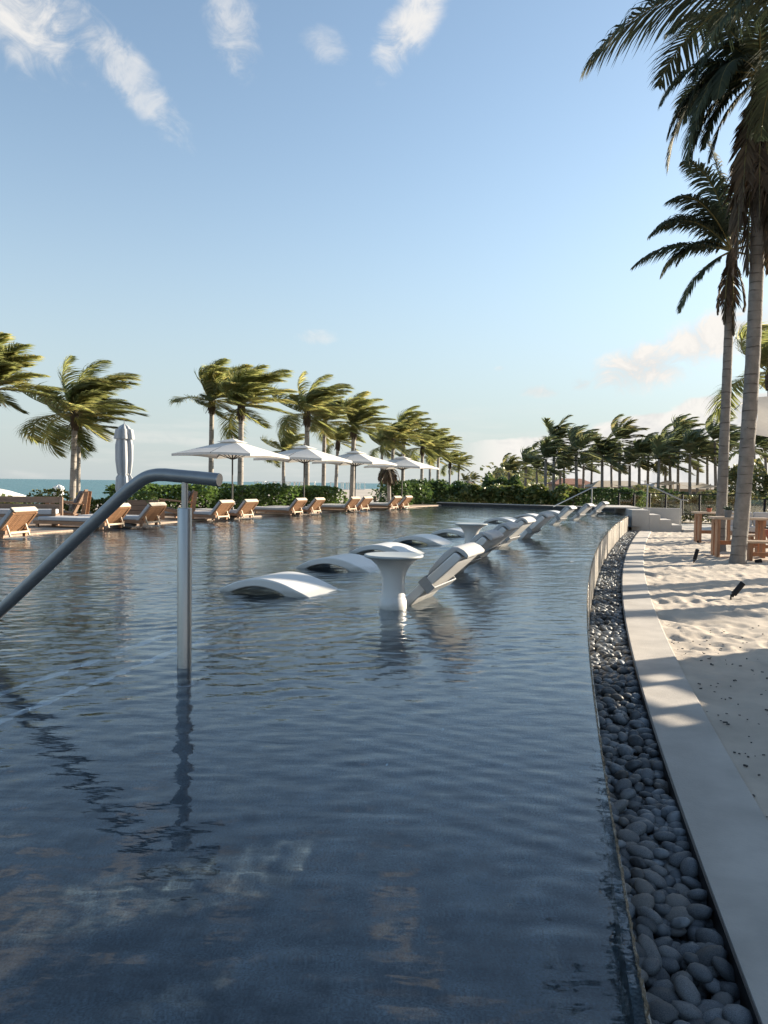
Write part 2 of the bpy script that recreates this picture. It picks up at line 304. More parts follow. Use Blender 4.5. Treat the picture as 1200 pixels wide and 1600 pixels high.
# ------------------------------------------------------------ mesh helpers
class MB:
    """collects shapes, links them as ONE mesh object"""
    def __init__(s): s.v = []; s.f = []; s.sm = []
    def add(s, v, f, smooth=False):
        o = len(s.v); s.v += [tuple(map(float, p)) for p in v]; s.f += [tuple(i+o for i in q) for q in f]; s.sm += [smooth]*len(f); return s
    def box(s, c, size, rot=None, taper=1.0):
        hx, hy, hz = [d/2 for d in size]; P = []
        for z in (-hz, hz):
            k = taper if z > 0 else 1
            for x, y in ((-hx, -hy), (hx, -hy), (hx, hy), (-hx, hy)): P.append(Vector((x*k, y*k, z)))
        if rot is not None: P = [rot @ p for p in P]
        c = Vector(c); P = [p+c for p in P]
        return s.add(P, [(0, 3, 2, 1), (4, 5, 6, 7), (0, 1, 5, 4), (1, 2, 6, 5), (2, 3, 7, 6), (3, 0, 4, 7)])
    def bar(s, a, b, w, h, up=(0, 0, 1)):
        a, b = Vector(a), Vector(b); d = (b-a); l = d.length; d.normalize(); up = Vector(up)
        if abs(d.dot(up)) > .97: up = Vector((1, 0, 0))
        y = up.cross(d).normalized(); z = d.cross(y)
        return s.box((a+b)/2, (l, w, h), Matrix((d, y, z)).transposed())
    def tube(s, pts, r, seg=10, cap=True):
        pts = [Vector(p) for p in pts]; n = len(pts); rr = r if hasattr(r, '__len__') else [r]*n
        V = []; prev = None
        for i, p in enumerate(pts):
            t = (pts[min(i+1, n-1)]-pts[max(i-1, 0)]).normalized()
            if prev is None:
                a = Vector((1, 0, 0)) if abs(t.x) < .9 else Vector((0, 1, 0)); x = (a-t*a.dot(t)).normalized()
            else: x = (prev-t*prev.dot(t)).normalized()
            prev = x; y = t.cross(x)
            for k in range(seg):
                q = 2*math.pi*k/seg; V.append(p+(x*math.cos(q)+y*math.sin(q))*rr[i])
        F = [(i*seg+k, i*seg+(k+1) % seg, (i+1)*seg+(k+1) % seg, (i+1)*seg+k) for i in range(n-1) for k in range(seg)]
        s.add(V, F, True)
        if cap:
            s.add(V[:seg], [tuple(reversed(range(seg)))]); s.add(V[-seg:], [tuple(range(seg))])
        return s
    def lathe(s, prof, seg=24, c=(0, 0, 0), wob=None):
        V = []
        for j, (r, z) in enumerate(prof):
            for k in range(seg):
                q = 2*math.pi*k/seg; rr = r*(wob(q, z) if wob else 1)
                V.append((c[0]+rr*math.cos(q), c[1]+rr*math.sin(q), c[2]+z))
        F = [(i*seg+k, i*seg+(k+1) % seg, (i+1)*seg+(k+1) % seg, (i+1)*seg+k) for i in range(len(prof)-1) for k in range(seg)]
        s.add(V, F, True)
        if prof[0][0] > 1e-4: s.add(V[:seg], [tuple(reversed(range(seg)))])
        if prof[-1][0] > 1e-4: s.add(V[-seg:], [tuple(range(seg))])
        return s
    def prism(s, poly, z0, z1):
        n = len(poly); V = [(*p, z0) for p in poly]+[(*p, z1) for p in poly]
        return s.add(V, [tuple(reversed(range(n))), tuple(range(n, 2*n))]+[(i, (i+1) % n, n+(i+1) % n, n+i) for i in range(n)])
    def side_prism(s, poly, y0, y1, smooth=False):
        """poly in x,z extruded along y"""
        n = len(poly); V = [(p[0], y0, p[1]) for p in poly]+[(p[0], y1, p[1]) for p in poly]
        s.add(V, [tuple(range(n)), tuple(reversed(range(n, 2*n)))])
        return s.add(V, [(i, n+i, n+(i+1) % n, (i+1) % n) for i in range(n)], smooth)
    def mesh(s, name, m):
        me = bpy.data.meshes.new(name); me.from_pydata(s.v, [], s.f)
        me.polygons.foreach_set('use_smooth', s.sm); me.materials.append(m); me.update(); return me
    def build(s, name, m, parent=None, bevel=0, seg=2):
        o = bpy.data.objects.new(name, s.mesh(name, m)); col.objects.link(o)
        if parent: o.parent = parent
        if bevel:
            # weld coincident loops so the bevel runs round real edges
            import bmesh
            bm = bmesh.new(); bm.from_mesh(o.data); bmesh.ops.remove_doubles(bm, verts=bm.verts, dist=1e-5); bm.to_mesh(o.data); bm.free()
            b = o.modifiers.new('bevel', 'BEVEL'); b.width = bevel; b.segments = seg; b.limit_method = 'ANGLE'; b.angle_limit = R(38); b.harden_normals = True
        return o
def raw_mesh(name, V, F, m, smooth=True):
    """numpy verts (n,3) and faces (k,3|4)"""
    me = bpy.data.meshes.new(name); V = np.asarray(V, np.float32); F = np.asarray(F, np.int32)
    me.vertices.add(len(V)); me.vertices.foreach_set('co', V.ravel())
    k = F.shape[1]; me.loops.add(F.size); me.loops.foreach_set('vertex_index', F.ravel())
    me.polygons.add(len(F)); me.polygons.foreach_set('loop_start', np.arange(0, F.size, k, dtype=np.int32))
    me.polygons.foreach_set('use_smooth', np.full(len(F), smooth)); me.materials.append(m); me.update(calc_edges=True); return me
def link(name, me, parent=None, loc=None):
    o = bpy.data.objects.new(name, me); col.objects.link(o)
    if parent: o.parent = parent
    if loc is not None: o.location = loc
    return o
def empty(name, loc=(0, 0, 0), rz=0):
    o = bpy.data.objects.new(name, None); col.objects.link(o); o.location = loc; o.rotation_euler = (0, 0, rz); o.empty_display_size = .2; return o
def tag(o, label=None, cat=None, group=None, kind=None):
    if label: o['label'] = label
    if cat: o['category'] = cat
    if group: o['group'] = group
    if kind: o['kind'] = kind
    return o
def copy_tree(o, parent=None):
    c = o.copy(); col.objects.link(c)
    if parent: c.parent = parent
    for ch in list(o.children): copy_tree(ch, c)
    return c
def grid_faces(nr, nc):
    i = np.arange(nr-1)[:, None]*nc+np.arange(nc-1)[None, :]; i = i.ravel()
    return np.stack([i, i+1, i+nc+1, i+nc], 1)
def spline(pts, n):
    """Catmull-Rom through pts"""
    P = [np.array(p, float) for p in pts]; P = [2*P[0]-P[1]]+P+[2*P[-1]-P[-2]]; out = []
    segs = len(P)-3
    for k in range(n):
        u = k/(n-1)*segs; i = min(int(u), segs-1); t = u-i; a, b, c, d = P[i:i+4]
        out.append(.5*((2*b)+(-a+c)*t+(2*a-5*b+4*c-d)*t*t+(-a+3*b-3*c+d)*t**3))
    return out

# ------------------------------------------------------------ plan curves
_ry = np.array([-2, -.5, .6, 1.51, 2.36, 2.91, 3.78, 5.36, 7.57, 9.54, 11.71, 15.17, 19.88, 24.94, 28.6])
_rx = np.array([-.12, .13, .32, .53, .745, .885, 1.10, 1.50, 2.06, 2.60, 3.26, 4.37, 6.00, 7.87, 9.28])
_rp = np.polyfit(_ry, _rx, 4)
def rim_pt(y): return np.array([np.polyval(_rp, y), y])
def rim_nrm(y):
    d = np.polyval(np.polyder(_rp), y); n = np.array([1, -d]); return n/np.linalg.norm(n)
def rim_off(y, off): return rim_pt(y)+rim_nrm(y)*off
RIM_END = 28.4
_ly = np.array([-2, 6, 14.02, 15.6, 18.03, 20.71, 23.87, 27.57, 31.82, 35, 39.3])
_lx = np.array([-9.6, -8.5, -7.14, -6.75, -6.08, -5.2, -4.0, -2.35, -.2, 1.1, 3.0])
_lp = np.polyfit(_ly, _lx, 4)
def left_x(y): return np.polyval(_lp, y)
def left_tan(y):
    d = np.polyval(np.polyder(_lp), y); t = np.array([d, 1]); return t/np.linalg.norm(t)
def left_off(y, off):   # off > 0: seaward
    t = left_tan(y); return np.array([left_x(y)-t[1]*off, y+t[0]*off])
Z_KERB, Z_SAND, Z_PEB, Z_DECK, Z_SEA, Z_LAND = -.53, -.56, -.60, .03, -1.7, -.80
FAR_L, FAR_R = np.array([left_x(39.3), 39.3]), np.array([10.35, 33.9])

def wavefield(X, Y, waves):
    Z = np.zeros_like(X)
    for (kx, ky, a, ph, lam, cell) in waves:
        Z += a*np.sin(kx*X+ky*Y+ph)
    return Z
# ------------------------------------------------------------ sea and land
a = np.linspace(0, 2*math.pi, 97)[:-1]
rings = [0, 40, 120, 300, 800, 2500, 9000]
V = [(0, 0, Z_SEA)]; F = []
sea_bm = MB(); sea_bm.add([(9000*math.cos(q), 9000*math.sin(q), Z_SEA) for q in a], [tuple(range(96))])
tag(sea_bm.build('sea', M['sea']), kind='structure')
shore = [(-95, -60), (-58, 20), (-46, 60), (-41, 120), (-40, 200), (-30, 250), (0, 290), (60, 430), (190, 800), (700, 2600)]
land = MB(); n = len(shore)
inner = [(x+14, y-2) for x, y in shore]
V = [(x, y, Z_SEA-.35) for x, y in shore]+[(x, y, Z_LAND-.35) for x, y in inner]+[(x+10, y-3, Z_LAND) for x, y in inner]+[(6000, -400+i*300, Z_LAND) for i in range(n)]
F = [(i*1+n*j, i+n*(j+1), i+1+n*(j+1), i+1+n*j) for i in range(n-1) for j in range(3)]
land.add(V, F, True); tag(land.build('ground', M['ground']), kind='structure')

# ------------------------------------------------------------ pool: floor, water, rim, pebble channel, kerb
rows_y = []; y = -1.5
while y < FAR_R[1]:
    rows_y.append(y); y += .03 if y < 1.2 else .0042*y
rows_y.append(FAR_R[1]); rows_y = np.array(rows_y); NC = 680
v01 = (rows_y+1.5)/(FAR_R[1]+1.5)
rx = np.where(rows_y < RIM_END, np.polyval(_rp, rows_y), np.polyval(_rp, RIM_END)+(rows_y-RIM_END)*(FAR_R[0]-np.polyval(_rp, RIM_END))/(FAR_R[1]-RIM_END))
ly_ = -1.5+(FAR_L[1]+1.5)*v01; lx_ = np.polyval(_lp, ly_)
cc = 1-(1-np.linspace(0, 1, NC)[None, :])**1.7
GX = lx_[:, None]*(1-cc)+rx[:, None]*cc; GY = ly_[:, None]*(1-cc)+rows_y[:, None]*cc
GZ = np.zeros_like(GX); cell = np.maximum(.025, .0042*GY)
wr = np.random.default_rng(3)
for i in range(90):
    lam = float(np.exp(wr.uniform(math.log(.075), math.log(.27)))); k = 2*math.pi/lam
    th = R(-74)+wr.normal(0, .42)          # travelling toward the camera and rightwards
    slope = .0135*(lam/.2)**-.2*wr.uniform(.5, 1.2); amp = slope/k
    fade = np.clip((lam/cell-3.0)/3.0, 0, 1)
    GZ += fade*amp*np.sin(k*(math.cos(th)*GX+math.sin(th)*GY)+wr.uniform(0, 6.28))
for i in range(46):
    lam = float(np.exp(wr.uniform(math.log(.20), math.log(.72)))); k = 2*math.pi/lam; th = R(-72)+wr.normal(0, .5)
    amp = .0165*wr.uniform(.5, 1.2)/k
    GZ += np.clip((GY-4.5)/7, 0, 1)*np.clip((lam/cell-2.6)/3.0, 0, 1)*amp*np.sin(k*(math.cos(th)*GX+math.sin(th)*GY)+wr.uniform(0, 6.28))
calm = .24+.76*np.clip((GY-3.2)/4.5, 0, 1)
edge = np.clip((1-cc)*(rx-lx_)[:, None]/.10, 0, 1)
patch = .8+.45*np.sin(GX*.7+GY*.23+1)*np.sin(GY*.31-GX*.2)
GZ *= calm*patch
for i in range(34):   # fine capillary ripples, near water only
    lam = float(np.exp(wr.uniform(math.log(.045), math.log(.11)))); k = 2*math.pi/lam; th = R(-60)+wr.normal(0, .8)
    GZ += np.clip((5.0-GY)/2.2, 0, 1)*np.clip((lam/cell-2.2)/2, 0, 1)*.0155*wr.uniform(.4, 1.2)/k*np.sin(k*(math.cos(th)*GX+math.sin(th)*GY)+wr.uniform(0, 6.28))*(.6+.6*np.sin(GX*1.9+GY*1.1+i))
GZ *= (.35+.65*edge); GZ -= (1-edge)**2*.005
wm = raw_mesh('water', np.stack([GX, GY, GZ], 2).reshape(-1, 3), grid_faces(len(rows_y), NC), M['water'])
wo_ = tag(link('pool_water', wm), kind='structure'); wo_.cycles.is_caustics_caster = True

fl = MB()
A = np.array([-1.92, 3.72]); Bp = np.array([-1.45, 5.28]); tdir = (Bp-A)/np.linalg.norm(Bp-A); ndir = np.array([-tdir[1], tdir[0]])   # ndir points left, into the deep end
def line_x(y, off): p = A+ndir*off; return p[0]+(y-p[1])*tdir[0]/tdir[1]
YE = 6.4; ZS = [-.40, -.54, -.68, -.79]; OFF = [0, .42, .84]
ys = np.linspace(-1.5, 40, 60)
shelf = MB()
yl = [y for y in ys if y < YE]+[YE]
Vs = []; Fs = []
for y in yl: Vs += [(line_x(y, 0), y, ZS[0]), (rim_pt(y)[0]-.02, y, ZS[0])]
Fs += [(2*i, 2*i+1, 2*i+3, 2*i+2) for i in range(len(yl)-1)]; shelf.add(Vs, Fs)
yl2 = [YE]+[y for y in ys if YE < y < 39]
Vs = []
for y in yl2:
    r_ = rim_pt(y)[0]-.02 if y < RIM_END else 10.5
    Vs += [(left_x(y)-.3, y, ZS[0]), (r_, y, ZS[0])]
shelf.add(Vs, [(2*i, 2*i+1, 2*i+3, 2*i+2) for i in range(len(yl2)-1)])
for k in range(3):
    o0 = OFF[k]; o1 = OFF[k+1] if k < 2 else 8.5
    p = [(line_x(-1.5, o0), -1.5), (line_x(YE, o0), YE), (line_x(YE, o1), YE), (line_x(-1.5, o1), -1.5)]
    shelf.add([(*q, ZS[k+1]) for q in p], [(0, 1, 2, 3)])
    shelf.add([(p[0][0], p[0][1], ZS[k]), (p[1][0], p[1][1], ZS[k]), (p[1][0], p[1][1], ZS[k+1]), (p[0][0], p[0][1], ZS[k+1])], [(0, 1, 2, 3)])
    shelf.add([(p[1][0], YE, ZS[0]), (p[2][0], YE, ZS[0]), (p[2][0], YE, ZS[k+1]), (p[1][0], YE, ZS[k+1])], [(0, 1, 2, 3)])
floor_o = shelf.build('pool_floor', M['floor_tile']); tag(floor_o, kind='structure'); floor_o.cycles.is_caustics_receiver = True
for k in range(2):
    st = MB(); o0, o1 = OFF[k]-.06, OFF[k]+.004
    yy = [-1.4, YE-.25]
    st.add([(line_x(yy[0], o0), yy[0], ZS[k]+.005), (line_x(yy[1], o0), yy[1], ZS[k]+.005), (line_x(yy[1], o1), yy[1], ZS[k]+.005), (line_x(yy[0], o1), yy[0], ZS[k]+.005)], [(0, 1, 2, 3)])
    st.build('step_nosing', M['nosing'], floor_o)

# overflow wall faced with upright stone tiles, wet lip on top
wall_root = empty('overflow_wall', (0, 0, 0)); tag(wall_root, kind='structure')
core = MB(); cy = np.linspace(-1.5, RIM_END+.2, 90); Vs = []
for y in cy:
    p0 = rim_off(y, -.025); p1 = rim_off(y, .002)
    Vs += [(*p0, -.8), (*p0, -.016), (*p1, -.016), (*p1, -.8)]
core.add(Vs, [(4*i+j, 4*i+j+1, 4*i+j+5, 4*i+j+4) for i in range(len(cy)-1) for j in range(3)])
core.build('wall_core', M['floor_tile'], wall_root)
lip = MB(); Vs = []; ly = np.arange(-1.5, RIM_END, .014); lrng = np.random.default_rng(5)
jit = lrng.normal(0, .0024, len(ly))
for i, y in enumerate(ly):
    a0 = rim_off(y, -.001+jit[i]*.4); b0 = rim_off(y, .006+jit[i]); 
    Vs += [(*a0, -.013), (*a0, -.001+jit[i]*1.2), (*b0, -.004+jit[-i]*1.2), (*b0, -.03)]
lip.add(Vs, [(4*i+j, 4*i+j+4, 4*i+j+5, 4*i+j+1) for i in range(len(ly)-1) for j in range(3)])
lip.build('wet_lip', M['rim_wet'], wall_root)
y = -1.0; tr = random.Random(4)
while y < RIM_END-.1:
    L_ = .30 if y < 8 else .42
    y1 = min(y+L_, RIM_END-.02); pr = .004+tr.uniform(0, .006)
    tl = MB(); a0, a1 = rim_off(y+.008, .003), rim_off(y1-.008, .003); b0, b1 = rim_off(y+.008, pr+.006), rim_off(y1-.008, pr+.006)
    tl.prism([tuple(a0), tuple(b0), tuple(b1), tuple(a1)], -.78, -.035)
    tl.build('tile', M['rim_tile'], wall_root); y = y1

chan = MB(); Vs = []; cy = np.linspace(-1.5, RIM_END, 80)
for y in cy: Vs += [(*rim_off(y, -.02), -.74), (*rim_off(y, .47), -.74)]
chan.add(Vs, [(2*i, 2*i+1, 2*i+3, 2*i+2) for i in range(len(cy)-1)])
chan_o = chan.build('pebble_channel', M['gravel_bed']); tag(chan_o, kind='structure')
ed = MB(); Vs = []
for y in cy: Vs += [(*rim_off(y, .43), -.74), (*rim_off(y, .43), Z_KERB+.008), (*rim_off(y, .438), Z_KERB+.008), (*rim_off(y, .438), -.74)]
ed.add(Vs, [(4*i+j, 4*i+j+1, 4*i+j+5, 4*i+j+4) for i in range(len(cy)-1) for j in range(3)])
tag(ed.build('metal_edging', M['edging'], chan_o))
# river stones
import bmesh
peb_meshes = []
for k in range(9):
    bm = bmesh.new(); bmesh.ops.create_icosphere(bm, subdivisions=2, radius=1)
    pr = np.random.default_rng(40+k); ax = pr.normal(size=(4, 3)); ph = pr.uniform(0, 6, 4)
    for v in bm.verts:
        c = np.array(v.co); w = 1+sum(.055*math.sin(1.7*float(ax[j] @ c)+ph[j]) for j in range(4)); v.co = Vector(c*w)
    me = bpy.data.meshes.new('pebble'); bm.to_mesh(me); bm.free(); me.materials.append(M['pebble'])
    me.polygons.foreach_set('use_smooth', [True]*len(me.polygons)); peb_meshes.append(me)
prng = random.Random(12); cand = []
for layer, zc in ((0, -.66), (1, -.612), (2, -.578)):
    y = .9
    while y < RIM_END:
        step = .066 if layer < 2 else .075
        for o in np.arange(.03, .40, .072):
            if layer == 2 and prng.random() < .35: continue
            p = rim_off(y+prng.uniform(-.03, .03), min(.405, max(.04, o+prng.uniform(-.026, .026)+(.03 if layer == 1 else 0))))
            s = prng.uniform(.031, .055); cand.append((p[0], p[1], zc+prng.uniform(-.014, .014), s, layer))
        y += step
near = sorted([c for c in cand if c[4] >= 1 and c[1] > 1.15], key=lambda c: c[1]/c[3]*(1 if c[4] == 2 else 1.08))[:300]
near_set = set(id(c) for c in near); rest_v, rest_f, nv = [], [], 0
peb_arr = []
for me in peb_meshes:
    co = np.zeros(len(me.vertices)*3); me.vertices.foreach_get('co', co)
    fa = np.array([p.vertices[:] for p in me.polygons]); peb_arr.append((co.reshape(-1, 3), fa))
bm = bmesh.new(); bmesh.ops.create_icosphere(bm, subdivisions=1, radius=1); low_v = np.array([v.co[:] for v in bm.verts]); low_f = np.array([[v.index for v in f.verts] for f in bm.faces]); bm.free()
for c in cand:
    x, y, z, s, layer = c
    sc = (s*prng.uniform(1.0, 1.35), s*prng.uniform(.78, 1.0), s*prng.uniform(.5, .72))
    rot = Matrix.Rotation(prng.uniform(0, 6.28), 4, 'Z') @ Matrix.Rotation(prng.gauss(0, .3), 4, 'X') @ Matrix.Rotation(prng.gauss(0, .3), 4, 'Y')
    if id(c) in near_set:
        o = link('pebble', peb_meshes[prng.randrange(9)], chan_o); o.matrix_local = Matrix.Translation((x, y, z)) @ rot @ Matrix.Diagonal((*sc, 1))
    else:
        bv, bf = peb_arr[prng.randrange(9)] if y < 9 else (low_v, low_f)
        Rm = np.array(rot.to_3x3()); V_ = (bv*np.array(sc)) @ Rm.T+np.array([x, y, z])
        rest_v.append(V_); rest_f.append(bf+nv); nv += len(V_)
tag(link('pebbles', raw_mesh('pebbles', np.concatenate(rest_v), np.concatenate(rest_f), M['pebble']), chan_o), kind='stuff')

kb = MB(); Vs = []; ky = np.linspace(-1.5, 28.2, 130)
for y in ky:
    q0, q1, q2, q3 = rim_off(y, .440), rim_off(y, .446), rim_off(y, .83), rim_off(y, .838)
    Vs += [(*q0, -.8), (*q0, Z_KERB-.008), (*q1, Z_KERB), (*q2, Z_KERB), (*q3, Z_KERB-.008), (*q3, -.8)]
kb.add(Vs, [(6*i+j, 6*i+j+1, 6*i+j+7, 6*i+j+6) for i in range(len(ky)-1) for j in range(5)])
kb.add([Vs[-6+j] for j in range(6)], [(0, 1, 2, 3, 4, 5)])
tag(kb.build('kerb', M['concrete']), kind='structure')

# raked and trodden sand
sy = []; y = -1.0
while y < 34: sy.append(y); y += max(.03, .0068*y)
sy = np.array(sy); nc = 330; u = np.linspace(0, 1, nc)**1.7
sx0 = np.array([rim_off(t, .80)[0] for t in np.minimum(sy, 28.2)]); sx1 = 8+.62*sy
SX = sx0[:, None]*(1-u)+sx1[:, None]*u; SY = np.repeat(sy[:, None], nc, 1)
sr = np.random.default_rng(21); SZ = np.zeros_like(SX)
for i in range(60):
    lam = math.exp(sr.uniform(math.log(.16), math.log(2.4))); th = sr.uniform(0, math.pi); k = 2*math.pi/lam
    SZ += .010*lam**.75*.30*np.sin(k*(math.cos(th)*SX+math.sin(th)*SY)+sr.uniform(0, 6.28))*np.sin(.7*SX*sr.normal()+.6*SY*sr.normal()+sr.uniform(0, 6))
rough_zone = np.clip((SY-5.5)/3.0, .26, 1)
for i in range(2300):
    y0 = 3+25*sr.random()**1.3; x0 = np.interp(y0, sy, sx0)+.15+sr.random()**1.2*7
    dpt = sr.uniform(.010, .028); r_ = sr.uniform(.06, .13)
    i0, i1 = np.searchsorted(sy, [y0-.6, y0+.6]); sub = slice(i0, i1)
    ang = sr.uniform(0, 3.14); dx = SX[sub]-x0; dy = SY[sub]-y0
    a_ = (dx*math.cos(ang)+dy*math.sin(ang))/1.6; b_ = -dx*math.sin(ang)+dy*math.cos(ang); q = (a_*a_+b_*b_)/(r_*r_)
    SZ[sub] += dpt*(np.exp(-((np.sqrt(q)-1.25)/.4)**2)*.5-np.exp(-q*1.3))
SZ *= rough_zone*.85
SZ += Z_SAND + .012*np.clip(1-(SX-sx0[:, None])/.25, 0, 1)
edge_d = SX-sx0[:, None]
SZ = np.where(edge_d < .30, np.minimum(SZ, Z_KERB-.014+.05*np.clip(edge_d-.06, 0, 1)), SZ)
tag(link('sand', raw_mesh('sand', np.stack([SX, SY, SZ], 2).reshape(-1, 3), grid_faces(len(sy), nc), M['sand'])), kind='structure')
# dry seaweed crumbs on the sand
cr_ = MB(); c_r = random.Random(8)
for i in range(230):
    y = c_r.uniform(2.6, 9); x = rim_off(y, .9)[0]+abs(c_r.gauss(0, .9))
    s = c_r.uniform(.004, .013); q = Matrix.Rotation(c_r.uniform(0, 6), 3, 'Z')
    cr_.box((x, y, Z_SAND+.012), (s*c_r.uniform(1, 2.6), s, s*.7), q)
tag(cr_.build('sand_debris', M['stone_dark']), 'dark dry crumbs scattered over the sand by the kerb', 'debris', kind='stuff')

# sea-side terrace
dk = MB(); Vs = []; dy = np.linspace(-1.5, 39.2, 60)
for y in dy: Vs += [(*left_off(y, -.03), -.8), (*left_off(y, -.03), Z_DECK), (*left_off(y, 7.5), Z_DECK-.01), (*left_off(y, 7.6), -.9)]
dk.add(Vs, [(4*i+j, 4*i+j+4, 4*i+j+5, 4*i+j+1) for i in range(len(dy)-1) for j in range(3)])
tag(dk.build('terrace', M['deck']), kind='structure')
# far end coping
t2 = (FAR_R-FAR_L)/np.linalg.norm(FAR_R-FAR_L); n2 = np.array([-t2[1], t2[0]])
if n2[1] < 0: n2 = -n2
cp = MB(); p0 = FAR_L-t2*.3; p1 = FAR_R+t2*1.2
cp.prism([tuple(p0), tuple(p1), tuple(p1+n2*.4), tuple(p0+n2*.4)], -.8, .11)
fw = cp.build('pool_end_wall', M['stone_dark'], bevel=.01); tag(fw, 'low dark wall closing the far end of the pool', 'wall')
cs = MB(); cs.prism([tuple(p0-n2*.03), tuple(p1-n2*.03), tuple(p1+n2*.43), tuple(p0+n2*.43)], .112, .155); cs.build('coping', M['concrete'], fw, bevel=.008)

# ------------------------------------------------------------ unseen building added off frame to shade the near end
def to_sun(p, t): return Vector(p)+sdir*t
bar = empty('unseen_shade_building', (0, 0, 0)); tag(bar, 'long flat-roofed building with posts, unseen, added to shade the near pool end', 'building')
hdir = Vector((math.sin(R(SUN_AZ)), math.cos(R(SUN_AZ)), 0)); pdir = Vector((-hdir.y, hdir.x, 0))   # pdir: left of the sun line
def blocker_pt(s_, n_, z): # s_ along the sun line, n_ across
    return hdir*s_+pdir*n_+Vector((0, 0, z))
def rel(p): p = Vector((p[0], p[1], 0)); return p.dot(hdir), p.dot(pdir)
S0 = 10.2; ZB = Z_SAND
# cross position (n) and the height of the wall line that decides whether a point lies in shade
def need(p): s_, n_ = rel(p); return n_, p[2]+(S0-s_)*math.tan(R(SUN_EL))
holes = []
for (q0, q1) in [(at(1003, 1052, Z_KERB), at(1022, 1068, Z_KERB)), (at(1008, 1072, Z_KERB), at(1040, 1108, Z_KERB)), (at(1018, 1118, Z_KERB), at(1058, 1138, Z_KERB))]:
    n0, z0 = need(q0); n1, z1 = need(q1); holes.append((min(n0, n1)+.03, max(n0, n1)-.03, min(z0, z1)-.05, max(z0, z1)+.05))
def entry(px, py, depth=.40):
    # where the sunray that ends on the pool floor seen at this pixel enters the water
    S = at(px, py, 0.0); v = S-np.array([0, 0, CAMH]); v /= np.linalg.norm(v); h = v[:2]/np.linalg.norm(v[:2])
    sv = math.hypot(v[0], v[1])/1.43; S2 = S[:2]+h*depth*sv/math.sqrt(1-sv*sv)
    ss = math.cos(R(SUN_EL))/1.43; e = S2+np.array([hdir.x, hdir.y])*depth*ss/math.sqrt(1-ss*ss)
    return np.array([e[0], e[1], 0.0])
for (lo, hi, right, left) in [((300, 1418), (300, 1345), (660, 1286), (-60, 1460)), ((330, 1560), (360, 1525), (480, 1490), (120, 1600))]:
    nl, nh = need(entry(*lo))[0], need(entry(*hi))[0]; zr, zl = need(entry(*right))[1], need(entry(*left))[1]
    holes.append((min(nl, nh), max(nl, nh), min(zr, zl), max(zr, zl)))
n_near, n_far = -9.0, need(at(1030, 1012, Z_KERB))[0]-.35
top = 7.2
# added wall, openings shaped to let sun patches onto kerb and pool floor
ns = sorted(set([n_near, n_far]+[h[0] for h in holes]+[h[1] for h in holes])); zs = sorted(set([ZB, top]+[h[2] for h in holes]+[h[3] for h in holes]))
wl_ = MB()
for i in range(len(ns)-1):
    for j in range(len(zs)-1):
        nm, zm = (ns[i]+ns[i+1])/2, (zs[j]+zs[j+1])/2
        if any(h[0] < nm < h[1] and h[2] < zm < h[3] for h in holes): continue
        c = blocker_pt(S0+.1, nm, zm); wl_.box(c, (.2, ns[i+1]-ns[i], zs[j+1]-zs[j]), Matrix((hdir, pdir, Vector((0, 0, 1)))).transposed())
wl_.build('wall', M['wall_beige'], bar)
BM = Matrix((hdir, pdir, Vector((0, 0, 1)))).transposed()
rf = MB(); rf.box(blocker_pt(S0+3.0, (n_near+n_far)/2, top+.12), (6.2, n_far-n_near+.1, .2), BM); rf.build('roof', M['roof_beige'], bar)
for k in range(5):
    pm = MB(); pm.box(blocker_pt(S0+5.7, n_near+.4+k*(n_far-n_near-.8)/4, (ZB+top)/2), (.16, .16, top-ZB), BM); pm.build('post', M['red_wood'], bar)

# ------------------------------------------------------------ steps and platform at the far right
plat = empty('pool_steps', (0, 0, 0)); tag(plat, 'pale concrete steps rising from the sand to the pool platform', 'steps')
P0 = np.array([9.35, 28.4]); ex = np.array([.985, -.17]); ey = np.array([.17, .985])
def pp(a, b): return tuple(P0+ex*a+ey*b)
pf = MB(); pf.prism([pp(-.02, 0), pp(.62, 0), pp(.62, 5.0), pp(-.02, 5.0)], -.8, .22); pf.build('platform', M['plaster'], plat, bevel=.01)
for k, (a0, a1, zt) in enumerate([(.62, 1.0, .05), (1.0, 1.42, -.13), (1.42, 1.78, -.32)]):
    s_ = MB(); s_.prism([pp(a0+.001, -.01-.004*k), pp(a1, -.01-.004*k), pp(a1, 1.7), pp(a0+.001, 1.7)], -.8, zt); s_.build('step', M['plaster'], plat, bevel=.008)
pl_lip = MB(); pl_lip.prism([pp(-1.2, 1.6), pp(.55, 1.6), pp(.55, 4.9), pp(-1.2, 4.9)], .222, .27); pl_lip.build('ledge', M['concrete'], plat, bevel=.008)
lw = MB(); lw.prism([pp(.7, 1.75), pp(2.12, 1.75), pp(2.12, 2.0), pp(.7, 2.0)], -.8, .26); tag(lw.build('low_wall', M['plaster'], bevel=.012), 'low plain concrete wall behind the pool steps', 'wall')
lp = MB(); lp.prism([pp(1.8, -.3), pp(5.4, .3), pp(5.4, 4.2), pp(1.8, 4.2)], -.8, -.47); tag(lp.build('landing', M['concrete'], bevel=.01), kind='structure')
def handrail(name, pts, posts, r, label, grp=None):
    root = empty(name, (pts[-1][0], pts[-1][1], 0)); off = Vector(root.location)
    mb = MB(); mb.tube([Vector(p)-off for p in pts], r, 12); mb.build('rail', M['steel'], root)
    for (a_, b_, r_) in posts:
        q = MB(); q.tube([Vector(a_)-off, Vector(b_)-off], r_, 12); q.build('post', M['steel'], root)
    tag(root, label, 'handrail', grp); return root
a_, b_ = at_dist(1012, 757, 29), at_dist(1064, 781, 28.2)
handrail('handrail', [a_-np.array([.25, 0, 0]), a_, b_, b_+np.array([.25, 0, -.02])], [(a_, (a_[0], a_[1], .2), .028), (b_, (b_[0], b_[1], -.5), .028)], .024, 'thin sloping metal handrail on the pale steps beside the sand', 'far handrails')
